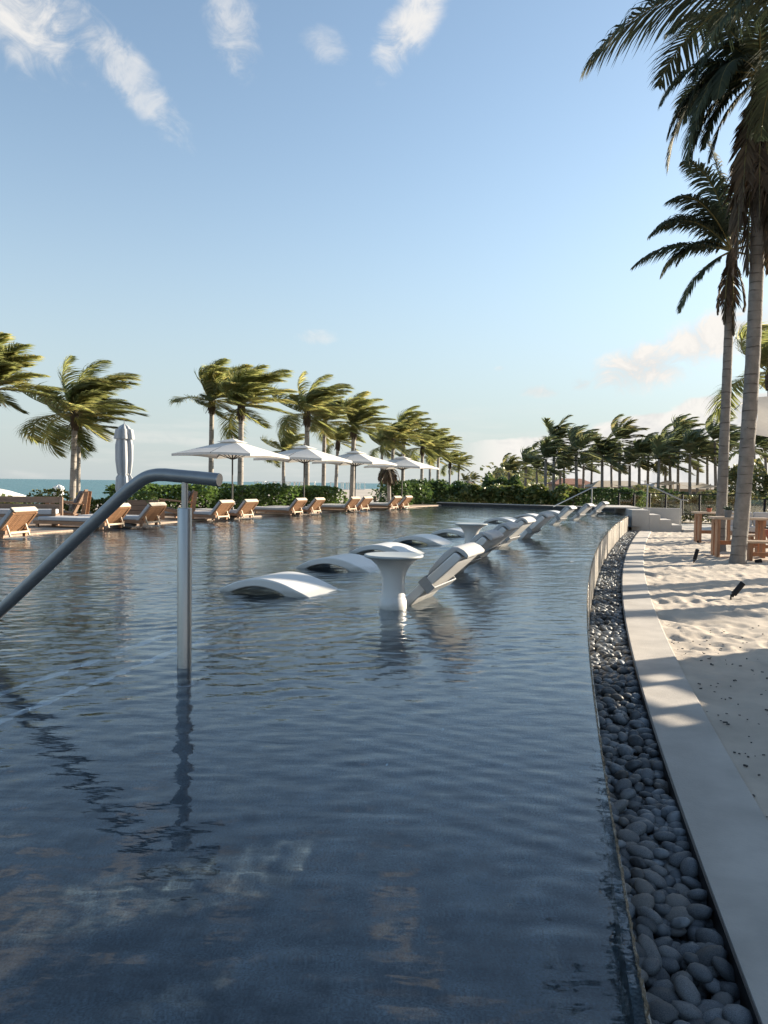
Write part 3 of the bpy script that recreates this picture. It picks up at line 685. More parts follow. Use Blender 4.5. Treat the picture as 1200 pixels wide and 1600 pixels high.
a_, b_ = at_dist(925, 762, 33), at_dist(864, 792, 31.5)
handrail('handrail', [b_, a_, a_+np.array([.2, 0, 0])], [(a_, (a_[0], a_[1], -.2), .032)], .026, 'slanting metal handrail rising out of the far end of the pool', 'far handrails')

# ------------------------------------------------------------ the near handrail
hr = empty('handrail', (-1.17, 4.43, -.40)); tag(hr, 'large grey bent pool handrail on a steel post in the foreground water', 'handrail')
o = Vector(hr.location); hd = Vector((-.95, .31, 0)).normalized()
def hrp(t, z): return Vector((-1.17, 4.43, 0))+hd*t+Vector((0, 0, z))-o
endp = hrp(-.225, 1.098); zt = 1.125
path = [hrp(-.225, 1.108), hrp(-.1, 1.118), hrp(.05, 1.128), hrp(.13, 1.134)]
slope = (.255-1.085)/(1.40-.38)
bend = spline([hrp(.13, 1.134), hrp(.20, 1.132), hrp(.27, 1.115), hrp(.34, 1.075), hrp(.42, 1.018), hrp(.6, 1.018+slope*.18)], 18)
path += [Vector(b) for b in bend[1:]]+[hrp(1.4, 1.018+slope*.98), hrp(2.2, 1.018+slope*1.78), hrp(2.6, 1.018+slope*2.18)]
t_ = MB(); t_.tube(path, .0385, 28, cap=False); rail = t_.build('rail', M['rail_grey'], hr)
d0 = (path[0]-path[1]).normalized()
t_ = MB(); t_.tube([path[0]-d0*.002, path[0]+d0*.006], [.0384, .0365], 28); t_.build('end_cap', M['steel'], hr)
t_ = MB(); t_.tube([hrp(0, .93), hrp(0, 1.10)], .019, 18); t_.build('stub', M['steel'], hr)
t_ = MB(); t_.tube([hrp(0, -.40), hrp(0, .935), hrp(0, .94)], [.0415, .0415, .039], 28); t_.build('post', M['steel'], hr)
t_ = MB(); t_.lathe([(.075, 0), (.075, .012), (.05, .02)], 24, (0, 0, .001)); t_.build('base_flange', M['steel'], hr)

# ------------------------------------------------------------ in-pool loungers and tables
def lounger_mesh():
    top = spline([(0, -.09), (.12, .0), (.32, .100), (.58, .152), (.82, .126), (1.05, .045), (1.25, -.037), (1.5, -.10), (1.76, -.11), (1.93, -.06), (2.06, .02), (2.24, .187), (2.42, .353), (2.58, .50)], 54)
    bot = spline([(2.638, .456), (2.608, .409), (2.441, .254), (2.292, .119), (2.172, -.01), (2.095, -.125), (2.05, -.27), (2.04, -.40)], 16)
    arch = spline([(1.20, -.40), (1.16, -.27), (1.06, -.15), (.92, -.03), (.76, .045), (.56, .070), (.38, .038), (.21, -.045), (.11, -.14), (.07, -.27), (.06, -.40)], 26)
    return [tuple(p) for p in top]+[tuple(p) for p in bot]+[tuple(p) for p in arch]+[(-.03, -.40)]
def make_lounger():
    root = empty('pool_lounger', (0, 0, 0))
    # local x runs from foot to head, y across, origin under the foot
    b = MB(); W = .68; b.side_prism(lounger_mesh(), 0, W, True); b.build('shell', M['white_shell'], root, bevel=.022, seg=3)
    pil = MB()
    def bk(s, n): # along the backrest from (1.88,.075) to (2.58,.60), n above it
        d = np.array([.52, .48]); d /= np.linalg.norm(d); q = np.array([2.06, .02])+d*s+np.array([-d[1], d[0]])*n; return (q[0], q[1])
    pil.side_prism([bk(.36, .004), bk(.40, .035), bk(.50, .055), bk(.62, .065), bk(.71, .055), bk(.75, .02), bk(.775, -.04), bk(.78, -.10), bk(.742, -.115), bk(.728, -.03), bk(.71, .003)], .03, W-.03, True)
    pl = pil.build('headrest', M['pillow'], root, bevel=.02, seg=3)
    st = MB()
    st.side_prism([bk(.27, .008), bk(.27, .018), bk(.36, .018), bk(.36, .008)], -.012, W+.012)
    st.side_prism([bk(.27, -.110), bk(.27, .018), bk(.36, .018), bk(.36, -.110)], -.014, -.003)
    st.side_prism([bk(.27, -.110), bk(.27, .018), bk(.36, .018), bk(.36, -.110)], W+.003, W+.014)
    st.side_prism([bk(.27, -.122), bk(.27, -.111), bk(.36, -.111), bk(.36, -.122)], -.012, W+.012)
    st.build('strap', M['strap'], pl)
    return root
BASES = [(.24, 6.85, -.93, .36), (.76, 8.98, -.93, .37), (1.32, 11.05, -.92, .39), (1.97, 13.15, -.91, .41), (2.78, 15.3, -.90, .44),
         (4.70, 21.1, -.88, .47), (6.05, 24.2, -.87, .49), (7.5, 27.5, -.86, .51)]
LLAB = ['white curved in-pool lounger nearest the camera, beside the front pedestal table',
        'white curved in-pool lounger directly behind the nearest one in the row',
        'white curved in-pool lounger just in front of the rear pedestal table',
        'white curved in-pool lounger just behind the rear pedestal table',
        'white curved in-pool lounger at the far end of the near group, before the gap',
        'nearest of the three far white in-pool loungers by the far handrail',
        'middle one of the three far white in-pool loungers near the far handrail',
        'most distant white in-pool lounger, nearest the far pool wall']
lg0 = make_lounger()
for i, (x, y, fx, fy) in enumerate(BASES):
    o = lg0 if i == 0 else copy_tree(lg0)
    f = np.array([fx, fy])/math.hypot(fx, fy); head = -f
    foot = np.array([x-.125, y])+f*2.03
    o.location = (foot[0], foot[1], 0); o.rotation_euler = (0, 0, math.atan2(head[1], head[0]))
    tag(o, LLAB[i], 'lounger', 'white loungers standing in the pool')
tb = empty('pedestal_table', (.09, 6.62, -.40))
b = MB(); b.lathe([(.15, 0), (.15, 0.16), (.135, 0.23), (.122, 0.38), (.118, 0.49), (.108, 0.502), (.108, 0.518), (.104, 0.53), (.100, 0.6), (.103, 0.67), (.118, 0.73), (.15, 0.785), (.20, 0.83), (.238, 0.848)], 40); b.build('pedestal', M['white_shell'], tb)
b = MB(); b.lathe([(.238, 0.8485), (.258, 0.856), (.262, 0.868), (.258, 0.876), (.245, 0.878), (.225, 0.874), (0.0001, 0.872)], 44); b.build('table_top', M['table_top'], tb)
tag(tb, 'round white pedestal table in the water beside the nearest lounger', 'table', 'pedestal tables in the pool')
t2_ = copy_tree(tb); t2_.location = (1.40, 12.08, -.40); tag(t2_, 'round white pedestal table in the water further back, between the third and fourth loungers', 'table', 'pedestal tables in the pool')

# ------------------------------------------------------------ palms
WIND = np.array([.93, -.25, .12])
def frond_arrays(seed, az, el, L=2.2, wind=.5, droop=.8, nl=46, leafw=.035, leaflen=.30, side_angle=(38, 66), segs=3, dead=False, hang=.5):
    """one pinnate leaf bent by gravity and wind; returns leaflet verts/faces and rachis points"""
    r = np.random.default_rng(seed); n = 16; d = np.array([math.cos(az)*math.cos(el), math.sin(az)*math.cos(el), math.sin(el)])
    p = np.zeros(3); P = [p]; T = [d]; ds = L/(n-1)
    for i in range(n-1):
        s = i/(n-1); d = d+ds/L*((-droop*np.array([0, 0, 1.]))*(.5+1.5*s)+wind*WIND*(.35+1.6*s)); d = d/np.linalg.norm(d)
        p = p+d*ds; P.append(p); T.append(d)
    P = np.array(P); T = np.array(T); V = []; F = []; k = 0
    pet = .13
    for j in range(nl):
        s = pet+(1-pet)*(j+.5*r.random())/nl; x = s*(n-1); i = min(int(x), n-2); t = x-i
        pos = P[i]*(1-t)+P[i+1]*t; tg = T[i]*(1-t)+T[i+1]*t; tg /= np.linalg.norm(tg)
        b = np.cross(tg, [0, 0, 1.]); bl = np.linalg.norm(b); b = b/bl if bl > .08 else np.array([0, 1., 0]); nm = np.cross(b, tg)
        env = (math.sin(math.pi*min(1, (s-pet)/(1-pet)*.86+.14))**.55)
        for sd in (-1, 1):
            if r.random() < (.25 if dead else .03): continue
            phi = R(side_angle[0]+(side_angle[1]-side_angle[0])*s+r.normal(0, 5)); ll = leaflen*L*env*r.uniform(.82, 1.1)
            q = b*sd*math.cos(phi)+tg*math.sin(phi)+nm*r.uniform(.0, .28); q /= np.linalg.norm(q)
            w = leafw*r.uniform(.85, 1.15); pt = pos.copy(); st = ll/segs
            ws = [w*.75, w, w*.72, 0][:segs]+[0] if segs == 3 else [w, w*.8, 0]
            idx = []
            for m in range(segs+1):
                wd = tg-q*np.dot(tg, q); wn_ = np.linalg.norm(wd); wd = wd/wn_ if wn_ > .05 else nm
                if m < segs: V.append(pt-wd*ws[m]/2); V.append(pt+wd*ws[m]/2); idx.append((k, k+1)); k += 2
                else: V.append(pt); idx.append((k,)); k += 1
                q = q+(-np.array([0, 0, 1.])*hang*(.35+.5*m/segs)+wind*WIND*.62)*(1.0/segs)*r.uniform(.7, 1.3); q /= np.linalg.norm(q); pt = pt+q*st
            for m in range(segs-1): F.append((idx[m][0], idx[m][1], idx[m+1][1], idx[m+1][0]))
            F.append((idx[-2][0], idx[-2][1], idx[-1][0], idx[-1][0]))
    return V, F, P
def frond_mesh(name, mt, *a, **kw):
    rad = kw.pop('rad', .018); V, F, P = frond_arrays(*a, **kw); mb = MB()
    mb.add(V, [f if f[2] != f[3] else f[:3] for f in F]); me = None
    mb.tube([tuple(p) for p in P], [rad*(1-.85*i/(len(P)-1)) for i in range(len(P))], 5, cap=False)
    me = mb.mesh(name, mt); me.materials.append(M['rachis'])
    nf = len(F); mi = np.zeros(len(me.polygons), np.int32); mi[nf:] = 1; me.polygons.foreach_set('material_index', mi); return me
def crown_specs(seed, n=19):
    r = random.Random(seed); S = []
    for i in range(n):
        u = (i+.5)/n; az = i*2.399+r.uniform(-.3, .3)
        el = R(84-96*u**1.25+r.uniform(-9, 9)); S.append((az, el, r.uniform(.75, 1.15)))
    return S
CROWNS = []
for c in range(4):
    fm = []
    for i, (az, el, sc) in enumerate(crown_specs(100+c, 24)):
        fm.append((frond_mesh('frond', M['palm_leaf'], 1000+c*50+i, az, el, L=2.15*sc, wind=random.Random(c*77+i).choice([1.2, 1.6, 2.0, 2.4, 2.8, 3.2]), droop=.6+.6*random.Random(i).random(), nl=88, leafw=.033, leaflen=.40, hang=1.25, side_angle=(34, 56)), 0))
    CROWNS.append(fm)
FAR_CROWNS = []
for c in range(5):
    V = []; F = []
    for i, (az, el, sc) in enumerate(crown_specs(300+c, 20)):
        v, f, P = frond_arrays(2000+c*50+i, az, el, L=2.15*sc, wind=random.Random(c*7+i).choice([.6, 1.3, 1.9, 2.4, 2.8]), droop=.8, nl=28, leafw=.11, leaflen=.44, segs=2, hang=1.0)
        F += [tuple(x+len(V) for x in q) for q in f]; V += v
    mb = MB(); mb.add(V, [f if f[2] != f[3] else f[:3] for f in F]); FAR_CROWNS.append(mb.mesh('crown', M['palm_leaf_far_backlit']))
fb = MB()
_r = random.Random(3)
fb.lathe([(.11, -.45), (.15, -.2), (.17, 0), (.12, .2), (.03, .4)], 10, wob=lambda q, z: 1+.22*math.sin(5*q+z*9))
for i in range(9):
    q = _r.uniform(0, 6.28); l = _r.uniform(.25, .5); fb.bar((.1*math.cos(q), .1*math.sin(q), -.05), (.1*math.cos(q)+l*.5*math.cos(q), .1*math.sin(q)+l*.5*math.sin(q), -.05-l*.8), .035, .012)
FIBRE = fb.mesh('crown_fibre', M['fibre'])
def trunk_mesh(base, topv, r0, r1, seg=12, bend=.0, name='trunk'):
    b, t = Vector(base), Vector(topv); n = max(14, int((t-b).length*5)); pts = []; rad = []
    side = (t-b).cross(Vector((0, 1, 0))); side = side.normalized() if side.length > .01 else Vector((1, 0, 0))
    for i in range(n):
        u = i/(n-1); p = b.lerp(t, u)+Vector((1, 0, 0))*bend*math.sin(math.pi*u); pts.append(p)
        fl_ = 1+.35*max(0, 1-u*(t-b).length/.5)**2
        rad.append((r0*(1-u)+r1*u)*fl_*(1+(.022 if i % 2 else -.022)))
    m = MB(); m.tube(pts, rad, seg); return m.mesh(name, M['trunk'])
def palm(base, crown, label, scale=1.0, variant=0, tr=(.14, .10), bend=0, group=None, mtl=None, rot=0, far=False):
    root = empty('palm_tree', tuple(base)); tag(root, label, 'palm tree', group)
    rel_ = Vector(crown)-Vector(base)
    tm_ = trunk_mesh((0, 0, -.15), rel_, tr[0], tr[1], 7 if far else 12, bend)
    if far: tm_.materials[0] = M['trunk_shaded']
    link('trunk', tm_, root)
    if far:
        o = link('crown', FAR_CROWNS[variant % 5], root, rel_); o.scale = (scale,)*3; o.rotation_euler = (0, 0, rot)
    else:
        o = link('crown_fibre', FIBRE, root, rel_); s_ = tr[1]/.10; o.scale = (s_, s_, s_)
        for (me, _) in CROWNS[variant % 4]:
            o = link('frond', me, root, rel_+Vector((0, 0, .12))); o.scale = (scale,)*3; o.rotation_euler = (0, 0, rot)
    return root
GL = 'wind-blown palms along the sea side of the pool'
# (crown px, crown py, base px, distance, frond scale, variant, trunk radius, label)
LEFT = [(-8, 615, -12, 22, .85, 3, .12, 'palm cut by the left edge of the photo, its fronds streaming in over the sea'),
        (117, 655, 112, 24, 1.02, 1, .105, 'tall palm with pale ringed trunk left of the closed grey parasol'),
        (123, 672, 121, 26.5, .9, 2, .09, 'palm close behind the pale ringed trunk, with a lower crown'),
        (331, 632, 329, 29, .86, 3, .11, 'palm left of the nearest open parasol pole with one frond hanging far left'),
        (377, 640, 375, 28, .98, 0, .12, 'palm with dense dark crown directly behind the nearest open parasol'),
        (480, 652, 479, 32, .98, 1, .125, 'tall palm rising behind the second open parasol'),
        (507, 664, 505, 36, .86, 2, .11, 'palm just right of the tall one behind the second parasol'),
        (553, 672, 549, 34, .86, 3, .12, 'yellowish palm with broad crown rising behind the third open parasol'),
        (443, 708, 443, 45, .76, 1, .12, 'short pale palm seen between the first and second open parasols'),
        (528, 694, 523, 39, .62, 0, .10, 'small low palm between the second and third open parasols'),
        (614, 692, 612, 42, .82, 2, .11, 'palm above the fourth open parasol, left of a pair'),
        (631, 684, 628, 44, .95, 3, .115, 'taller palm above the fourth open parasol, right of a pair'),
        (597, 700, 595, 50, .9, 0, .11, 'palm partly hidden behind the gap of third and fourth parasols'),
        (660, 703, 658, 50, .95, 1, .12, 'palm just right of the fourth open parasol'),
        (685, 706, 683, 55, .9, 2, .12, 'palm near the right end of the sea side row'),
        (672, 718, 671, 64, .95, 3, .12, 'darker low palm near the right end of the sea side row'),
        (703, 726, 702, 72, .8, 0, .12, 'small distant palm second from right end of the sea side row'),
        (717, 729, 716, 78, .78, 1, .12, 'last small palm at the right end of the sea side row')]
for i, (cx, cy_, bx, Y, sc, va, tr_, lab) in enumerate(LEFT):
    c = at_dist(cx, cy_, Y); b0 = at_dist(bx, 780, Y); b0[2] = -.1 if Y < 40 else -.7
    palm(b0, c, lab, sc, va, (tr_, tr_*.78), 0, GL, rot=random.Random(i*5+1).uniform(-.35, .35))
# small dead drooping palm in the shade of the fourth parasol
c = at_dist(607, 729, 37); b0 = at_dist(609, 780, 37); b0[2] = -.5
dp = empty('palm_tree', tuple(b0)); tag(dp, 'stunted palm with dark hanging dead fronds beside the fourth parasol', 'palm tree', GL)
rel_ = Vector(c)-Vector(b0); link('trunk', trunk_mesh((0, 0, -.1), rel_, .10, .09), dp)
for i in range(14):
    me = frond_mesh('dead_frond', M['palm_leaf_dead'], 4000+i, i*2.4, R(-10-20*(i % 3)), L=.95, wind=.15, droop=2.4, nl=24, leafw=.05, dead=True, hang=.9); link('dead_frond', me, dp, rel_)
RIGHT = [(795, 738, .8), (822, 729, .95), (838, 733, .7), (853, 718, 1.0), (866, 690, 1.05), (881, 722, .9), (900, 708, 1.15), (912, 727, .8), (925, 722, 1.0), (941, 714, 1.1),
         (968, 690, 1.15), (984, 727, .9), (999, 718, 1.0), (1013, 712, 1.15), (1030, 718, 1.0), (1046, 706, 1.15), (1060, 684, 1.1), (1078, 711, 1.1), (1091, 717, 1.0), (1105, 712, 1.05), (1117, 690, 1.15), (1132, 704, 1.1), (1178, 700, 1.1), (1196, 706, 1.1), (955, 726, .9), (1040, 728, .9), (875, 735, .8)]
order = sorted(range(len(RIGHT)), key=lambda i: RIGHT[i][0])
NTH = ['first', 'second', 'third', 'fourth', 'fifth', 'sixth', 'seventh', 'eighth', 'ninth', 'tenth', 'eleventh', 'twelfth', 'thirteenth', 'fourteenth', 'fifteenth', 'sixteenth', 'seventeenth', 'eighteenth', 'nineteenth', 'twentieth', 'twenty-first', 'twenty-second', 'twenty-third', 'twenty-fourth', 'twenty-fifth', 'twenty-sixth', 'twenty-seventh']
SPECIAL = {866: 'tallest palm in the left half of the far grove, above the big leaved hedge', 968: 'tall palm with forked pale trunk in mid far grove, above the black fence',
           1060: 'tall palm of the far grove rising above the thin step handrail', 1117: 'tall palm of the far grove just left of the big trunks', 900: 'yellowish palm of the far grove, right of its tallest left-hand palm',
           795: 'small leftmost palm of the far grove behind the hedge', 1178: 'far grove palm glimpsed just right of the big foreground trunk', 1196: 'far grove palm at the right edge of the photo below the shade sail'}
for k, i in enumerate(order):
    x, y, sc = RIGHT[i]; Y = 66+((i*37) % 11)*1.4+(8 if y > 720 else 0)
    c = at_dist(x, y, Y); b0 = at_dist(x+random.Random(i).uniform(-3, 3), 785, Y); b0[2] = Z_LAND
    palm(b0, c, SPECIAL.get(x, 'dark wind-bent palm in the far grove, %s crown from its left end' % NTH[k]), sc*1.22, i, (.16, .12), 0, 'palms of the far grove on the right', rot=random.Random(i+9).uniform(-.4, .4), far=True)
for i, (x, y, Y, sc) in enumerate([(739, 751, 190, 1.2), (772, 749, 200, 1.4), (780, 747, 195, 1.5), (788, 750, 205, 1.3), (726, 752, 160, 1.0), (832, 748, 150, 1.2), (846, 750, 170, 1.2)]):
    c = at_dist(x, y, Y); b0 = c.copy(); b0[2] = Z_LAND
    palm(b0, c, ['tiny distant palm just right of the thatched hut', 'tiny distant palm, left of three on the skyline', 'tiny distant palm, middle of three on the skyline', 'tiny distant palm, right of three on the skyline', 'tiny distant palm just left of the thatched hut', 'tiny distant palm low behind the left end of far grove', 'tiny distant palm low behind the second palm of far grove'][i], sc, i, (.2, .15), 0, 'tiny palms on the skyline', far=True)

# the two big palms on the right and their neighbours out of frame
def big_palm(base, crown, label, fronds, dead, tr, L=3.6, mt='palm_leaf_backlit', bend=0):
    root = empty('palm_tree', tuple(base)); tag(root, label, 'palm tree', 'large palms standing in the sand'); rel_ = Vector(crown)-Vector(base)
    tm_ = trunk_mesh((0, 0, -.2), rel_, tr[0], tr[1], 24, bend); tm_.materials[0] = M['trunk_shaded']; link('trunk', tm_, root)
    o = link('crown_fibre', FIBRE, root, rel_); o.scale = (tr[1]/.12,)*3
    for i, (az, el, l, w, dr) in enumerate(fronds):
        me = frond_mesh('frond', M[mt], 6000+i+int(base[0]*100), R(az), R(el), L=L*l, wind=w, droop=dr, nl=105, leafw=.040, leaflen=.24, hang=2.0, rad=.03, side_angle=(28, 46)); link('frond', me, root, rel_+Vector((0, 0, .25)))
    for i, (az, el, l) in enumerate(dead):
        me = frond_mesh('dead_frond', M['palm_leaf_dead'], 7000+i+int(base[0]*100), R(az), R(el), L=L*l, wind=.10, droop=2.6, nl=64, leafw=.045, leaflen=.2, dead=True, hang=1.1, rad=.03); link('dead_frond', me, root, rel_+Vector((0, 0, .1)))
    return root
pA = at(1152, 880, Z_SAND); YA = pA[1]; cA = at_dist(1188, 138, YA-.2)
big_palm(pA, cA, 'big palm with thick pale ringed trunk standing in front of the plank table',
    [(180, 32, .95, .05, 1.9), (200, 8, .85, .05, 1.8), (165, 18, .9, .1, 2.0), (185, 62, 1.0, .1, 2.0), (240, 40, .9, .2, 1.5), (120, 40, 1, .4, 1.4), (90, 60, 1, .5, 1.3), (60, 30, 1, .5, 1.2), (20, 45, 1, .5, 1.2), (0, 10, 1, .4, 1.4),
     (300, 30, .9, .4, 1.4), (330, 55, 1, .5, 1.2), (150, 78, 1.0, .1, 1.6), (190, -20, .8, .05, 1.6), (170, -35, .75, .05, 1.6), (215, 25, .8, .05, 2.3), (178, 5, .8, .05, 2.5), (176, 40, .85, .05, 3.2), (194, 26, .9, .05, 3.1), (184, 8, 1.0, .05, 3.0), (170, -8, .95, .05, 2.6), (190, 58, .8, .03, 3.0), (160, 22, 1.1, .05, 3.2)],
    [(100+i*29, -58-8*(i % 4), 1.05+.14*(i % 4)) for i in range(14)], (.165, .13), L=2.75, bend=.12)
cB = at_dist(1143, 408, 19.6); pB = at_dist(1126, 815, 19.6); pB[2] = Z_SAND
big_palm(pB, cB, 'slimmer big palm rising behind the wooden table, left of the thick trunk',
    [(181, 17, .78, .0, .95), (184, -22, .62, .0, 1.4), (165, 60, .7, .05, 1.9), (195, 76, .8, .05, 1.7), (150, 82, .95, .1, 1.3), (175, 40, .5, .05, 2.2), (178, 52, .72, 0, 1.7), (160, 32, .6, .05, 1.9), (200, 60, .75, .05, 1.6), (90, 60, 1, .4, 1.2), (40, 40, 1, .4, 1.2), (0, 25, 1, .4, 1.3), (320, 45, 1, .4, 1.2), (60, 80, 1.0, .4, 1.0), (350, -10, .8, .2, 1.4)],
    [(150+i*60, -60-9*(i % 3), .42+.08*(i % 3)) for i in range(4)], (.14, .10), L=3.5)
cE = at_dist(1300, 30, 12.5); pE = np.array([cE[0]+.4, 12.9, Z_SAND])
big_palm(pE, cE, 'palm out of frame at right whose fronds hang into the top right corner',
    [(178, 20, 1.03, 0, 1.25), (193, 14, .66, 0, 1.5), (188, 62, .7, .1, 1.2), (120, 40, 1, .3, 1.3), (90, 20, .8, .3, 1.3), (60, 50, 1, .4, 1.2), (30, 20, 1, .4, 1.2), (0, 50, 1, .4, 1.2), (320, 20, 1, .3, 1.2), (290, 50, 1, .3, 1.2), (250, 45, .7, .3, 1.2)],
    [(330+i*30, -50, .7) for i in range(4)], (.18, .14), L=4.3)
cD = at_dist(1204, 588, 26.5); bD = at_dist(1212, 800, 26.5); bD[2] = Z_SAND
palm(bD, cD, 'mid distance palm whose yellowish fronds show either side of the big trunks', 1.25, 2, (.15, .11), 0, 'large palms standing in the sand')
# unseen palms added right of the frame to throw shade on sand and kerb
OFF = [((11.2, 15.6), 7.4, .8, 'nearest of the unseen palms added beyond the right edge, its trunk shading the kerb'), ((9.6, 12.6), 7.0, .75, 'unseen palm added for shade beyond the right edge, close to the added building'),
       ((20.5, 19.6), 6.4, 1.15, 'unseen palm added far beyond the right edge, its crown dappling the sand'), ((22.0, 24.5), 6.4, 1.1, 'unseen palm added for shade farthest beyond the right edge, behind the benches')]
for i, ((x, y), h, s_, lab) in enumerate(OFF):
    palm((x, y, Z_SAND), (x+.3, y-.1, h), lab, s_, i, (.19, .14), 0, 'unseen palms added right of the frame for shade')

# ------------------------------------------------------------ hedges and shrubs (each a thing: foliage and stems)
def leaf_cloud(n, sampler, size, seed, up=.45):
    r = np.random.default_rng(seed); C = sampler(n, r); n = len(C)
    nm = r.normal(size=(n, 3)); nm[:, 2] = np.abs(nm[:, 2])+up; nm /= np.linalg.norm(nm, axis=1)[:, None]
    a = np.cross(nm, r.normal(size=(n, 3))); a /= np.linalg.norm(a, axis=1)[:, None]; b = np.cross(nm, a)
    s = size*r.uniform(.6, 1.25, (n, 1))
    P = np.stack([C-a*s*.5, C-a*s*.1+b*s*.42, C+a*s*.55+nm*s*.06, C-a*s*.1-b*s*.42], 1).reshape(-1, 3)
    F = np.arange(4*n).reshape(-1, 4); return P, F
def box_sampler(path, width, h, z0, lump=.25, seed=0):
    path = [np.array(p, float) for p in path]; seg = [np.linalg.norm(path[i+1]-path[i]) for i in range(len(path)-1)]; tot = sum(seg)
    lr = np.random.default_rng(seed+99); ph = lr.uniform(0, 6.28, 8); fq = lr.uniform(1.0, 5.0, 8)
    def f(n, r):
        u = r.uniform(0, tot, n); w = r.uniform(-1, 1, n); z = 1-r.random(n)**1.7; out = []
        top_ = 1+lump*sum(np.sin(fq[k]*u+ph[k]+w*1.5) for k in range(8))/3.2
        acc = 0; X = np.zeros(n); Y = np.zeros(n)
        for i, L_ in enumerate(seg):
            m = (u >= acc) & (u <= acc+L_); t = (u[m]-acc)/L_; d = (path[i+1]-path[i])/L_; nn = np.array([-d[1], d[0]])
            rd = np.sqrt(np.maximum(.12, 1-.75*(z[m])**3)); bul = 1+.22*np.sin(u[m]*3.1+ph[0])
            X[m] = path[i][0]+d[0]*L_*t+nn[0]*w[m]*width/2*rd*bul; Y[m] = path[i][1]+d[1]*L_*t+nn[1]*w[m]*width/2*rd*bul; acc += L_
        return np.stack([X, Y, z0+z*h*top_], 1)
    return f
def hedge(name, path, width, h, z0, n, size, mt, label, cat='hedge', seed=1, lump=.25, group=None):
    mid = np.mean(np.array(path), 0); root = empty(name, (mid[0], mid[1], z0)); tag(root, label, cat, group); off = np.array([mid[0], mid[1], z0])
    P, F = leaf_cloud(n, box_sampler(path, width, h, z0, lump, seed), size, seed)
    fo = link('foliage', raw_mesh('foliage', P-off, F, M[mt], False), root); fo['kind'] = 'stuff'
    sm = MB(); r = random.Random(seed)
    for i in range(len(path)-1):
        a_, b_ = np.array(path[i]), np.array(path[i+1]); L_ = np.linalg.norm(b_-a_)
        for k in range(int(L_/.3)+1):
            p = a_+(b_-a_)*min(1, (k+.5)*.3/L_)-off[:2]; q = (p[0]+r.uniform(-.2, .2), p[1]+r.uniform(-.2, .2), h*.8)
            sm.tube([(p[0], p[1], -.05), ((p[0]+q[0])/2+.05, (p[1]+q[1])/2, h*.4), q], [.03, .022, .01], 5)
    sm.build('stems', M['stem'], root); return root
hp = [at(240, 806, 0)[:2]+[-1.2, .5], at(330, 800, 0)[:2]+[-.6, .8], at(440, 797, 0)[:2], at(532, 792, 0)[:2]]
hp = [(-9.0, 24.8), (-6.9, 26.4), (-4.9, 28.8), (-3.0, 31.2), (-2.2, 32.6)]
hedge('hedge', hp, 1.9, .92, -.02, 13000, .13, 'hedge_leaf', 'bright green clipped hedge behind the loungers and first two open parasols', seed=11, lump=.14)
hedge('hedge', [(.3, 38.2), (2.6, 41.5), (4.6, 41.6)], 1.8, 1.25, -.1, 8000, .15, 'dark_hedge_leaf', 'dark green hedge behind the farthest pair of sun loungers', seed=12, lump=.16)
hedge('hedge', [(4.4, 40.9), (6.4, 39.9), (9.4, 37.6)], 2.2, 1.08, -.1, 6500, .22, 'grape_leaf', 'big leaved sea grape hedge with yellowing leaves above the far pool wall', seed=13, lump=.14)
hedge('hedge', [(9.2, 38.6), (12.2, 36.9)], 1.0, 1.05, -.1, 5500, .10, 'dark_hedge_leaf', 'neat dark clipped hedge behind the slanting far handrail', seed=14, lump=.05)
hedge('shrub', [(11.9, 37.4), (12.7, 36.9)], 1.2, .9, -.1, 2200, .13, 'hedge_leaf', 'bright green leafy shrub at the left end of the black fence', 'shrub', seed=15)
hedge('shrub', [(13.0, 42), (21.5, 38.5)], 2.5, 1.35, -.7, 9500, .16, 'shrub_leaf', 'loose grey green scrub growing behind the black fence', 'shrub', seed=16, lump=.35)
hedge('hedge', [(15.8, 31.0), (19.5, 28.0)], 1.6, 1.35, -.56, 5000, .17, 'grape_leaf', 'light leaved hedge beside the right-hand fence, right of the thick trunk', seed=17, lump=.2)
hedge('shrub', [(28, 62), (36, 55)], 5, 3.6, -.8, 9000, .32, 'shrub_leaf', 'tall green thicket in the distance right of the thick trunk', 'shrub', seed=18, lump=.2)
hedge('shrub', [(12, 62), (32, 60)], 3, 1.15, -.8, 9000, .26, 'dark_hedge_leaf', 'dark undergrowth at the foot of the far palm grove', 'shrub', seed=19, lump=.4)
hedge('shrub', [(8.0, 62), (11.0, 60)], 2.5, 2.2, -.8, 3500, .28, 'dark_hedge_leaf', 'rounded dark bush standing behind the sea grape hedge', 'shrub', seed=20, lump=.3)
hedge('shrub', [(-11.8, 22.6), (-9.0, 25.2)], .8, .55, -.05, 1800, .13, 'grape_leaf', 'low pale leaved beach shrub behind the wooden armchair', 'shrub', seed=21, lump=.5)
hedge('shrub', [(14, 90), (30, 140), (36, 240)], 9, 3.2, -.8, 6000, .6, 'shrub_leaf', 'far coastal scrub running along the shore toward the skyline', 'shrub', seed=22, lump=.5)
hedge('shrub', [(.0, 44), (3.5, 56), (8, 70)], 3, 1.5, -.8, 5000, .2, 'dark_hedge_leaf', 'low dark scrub at the feet of the last sea side palms', 'shrub', seed=23, lump=.4)

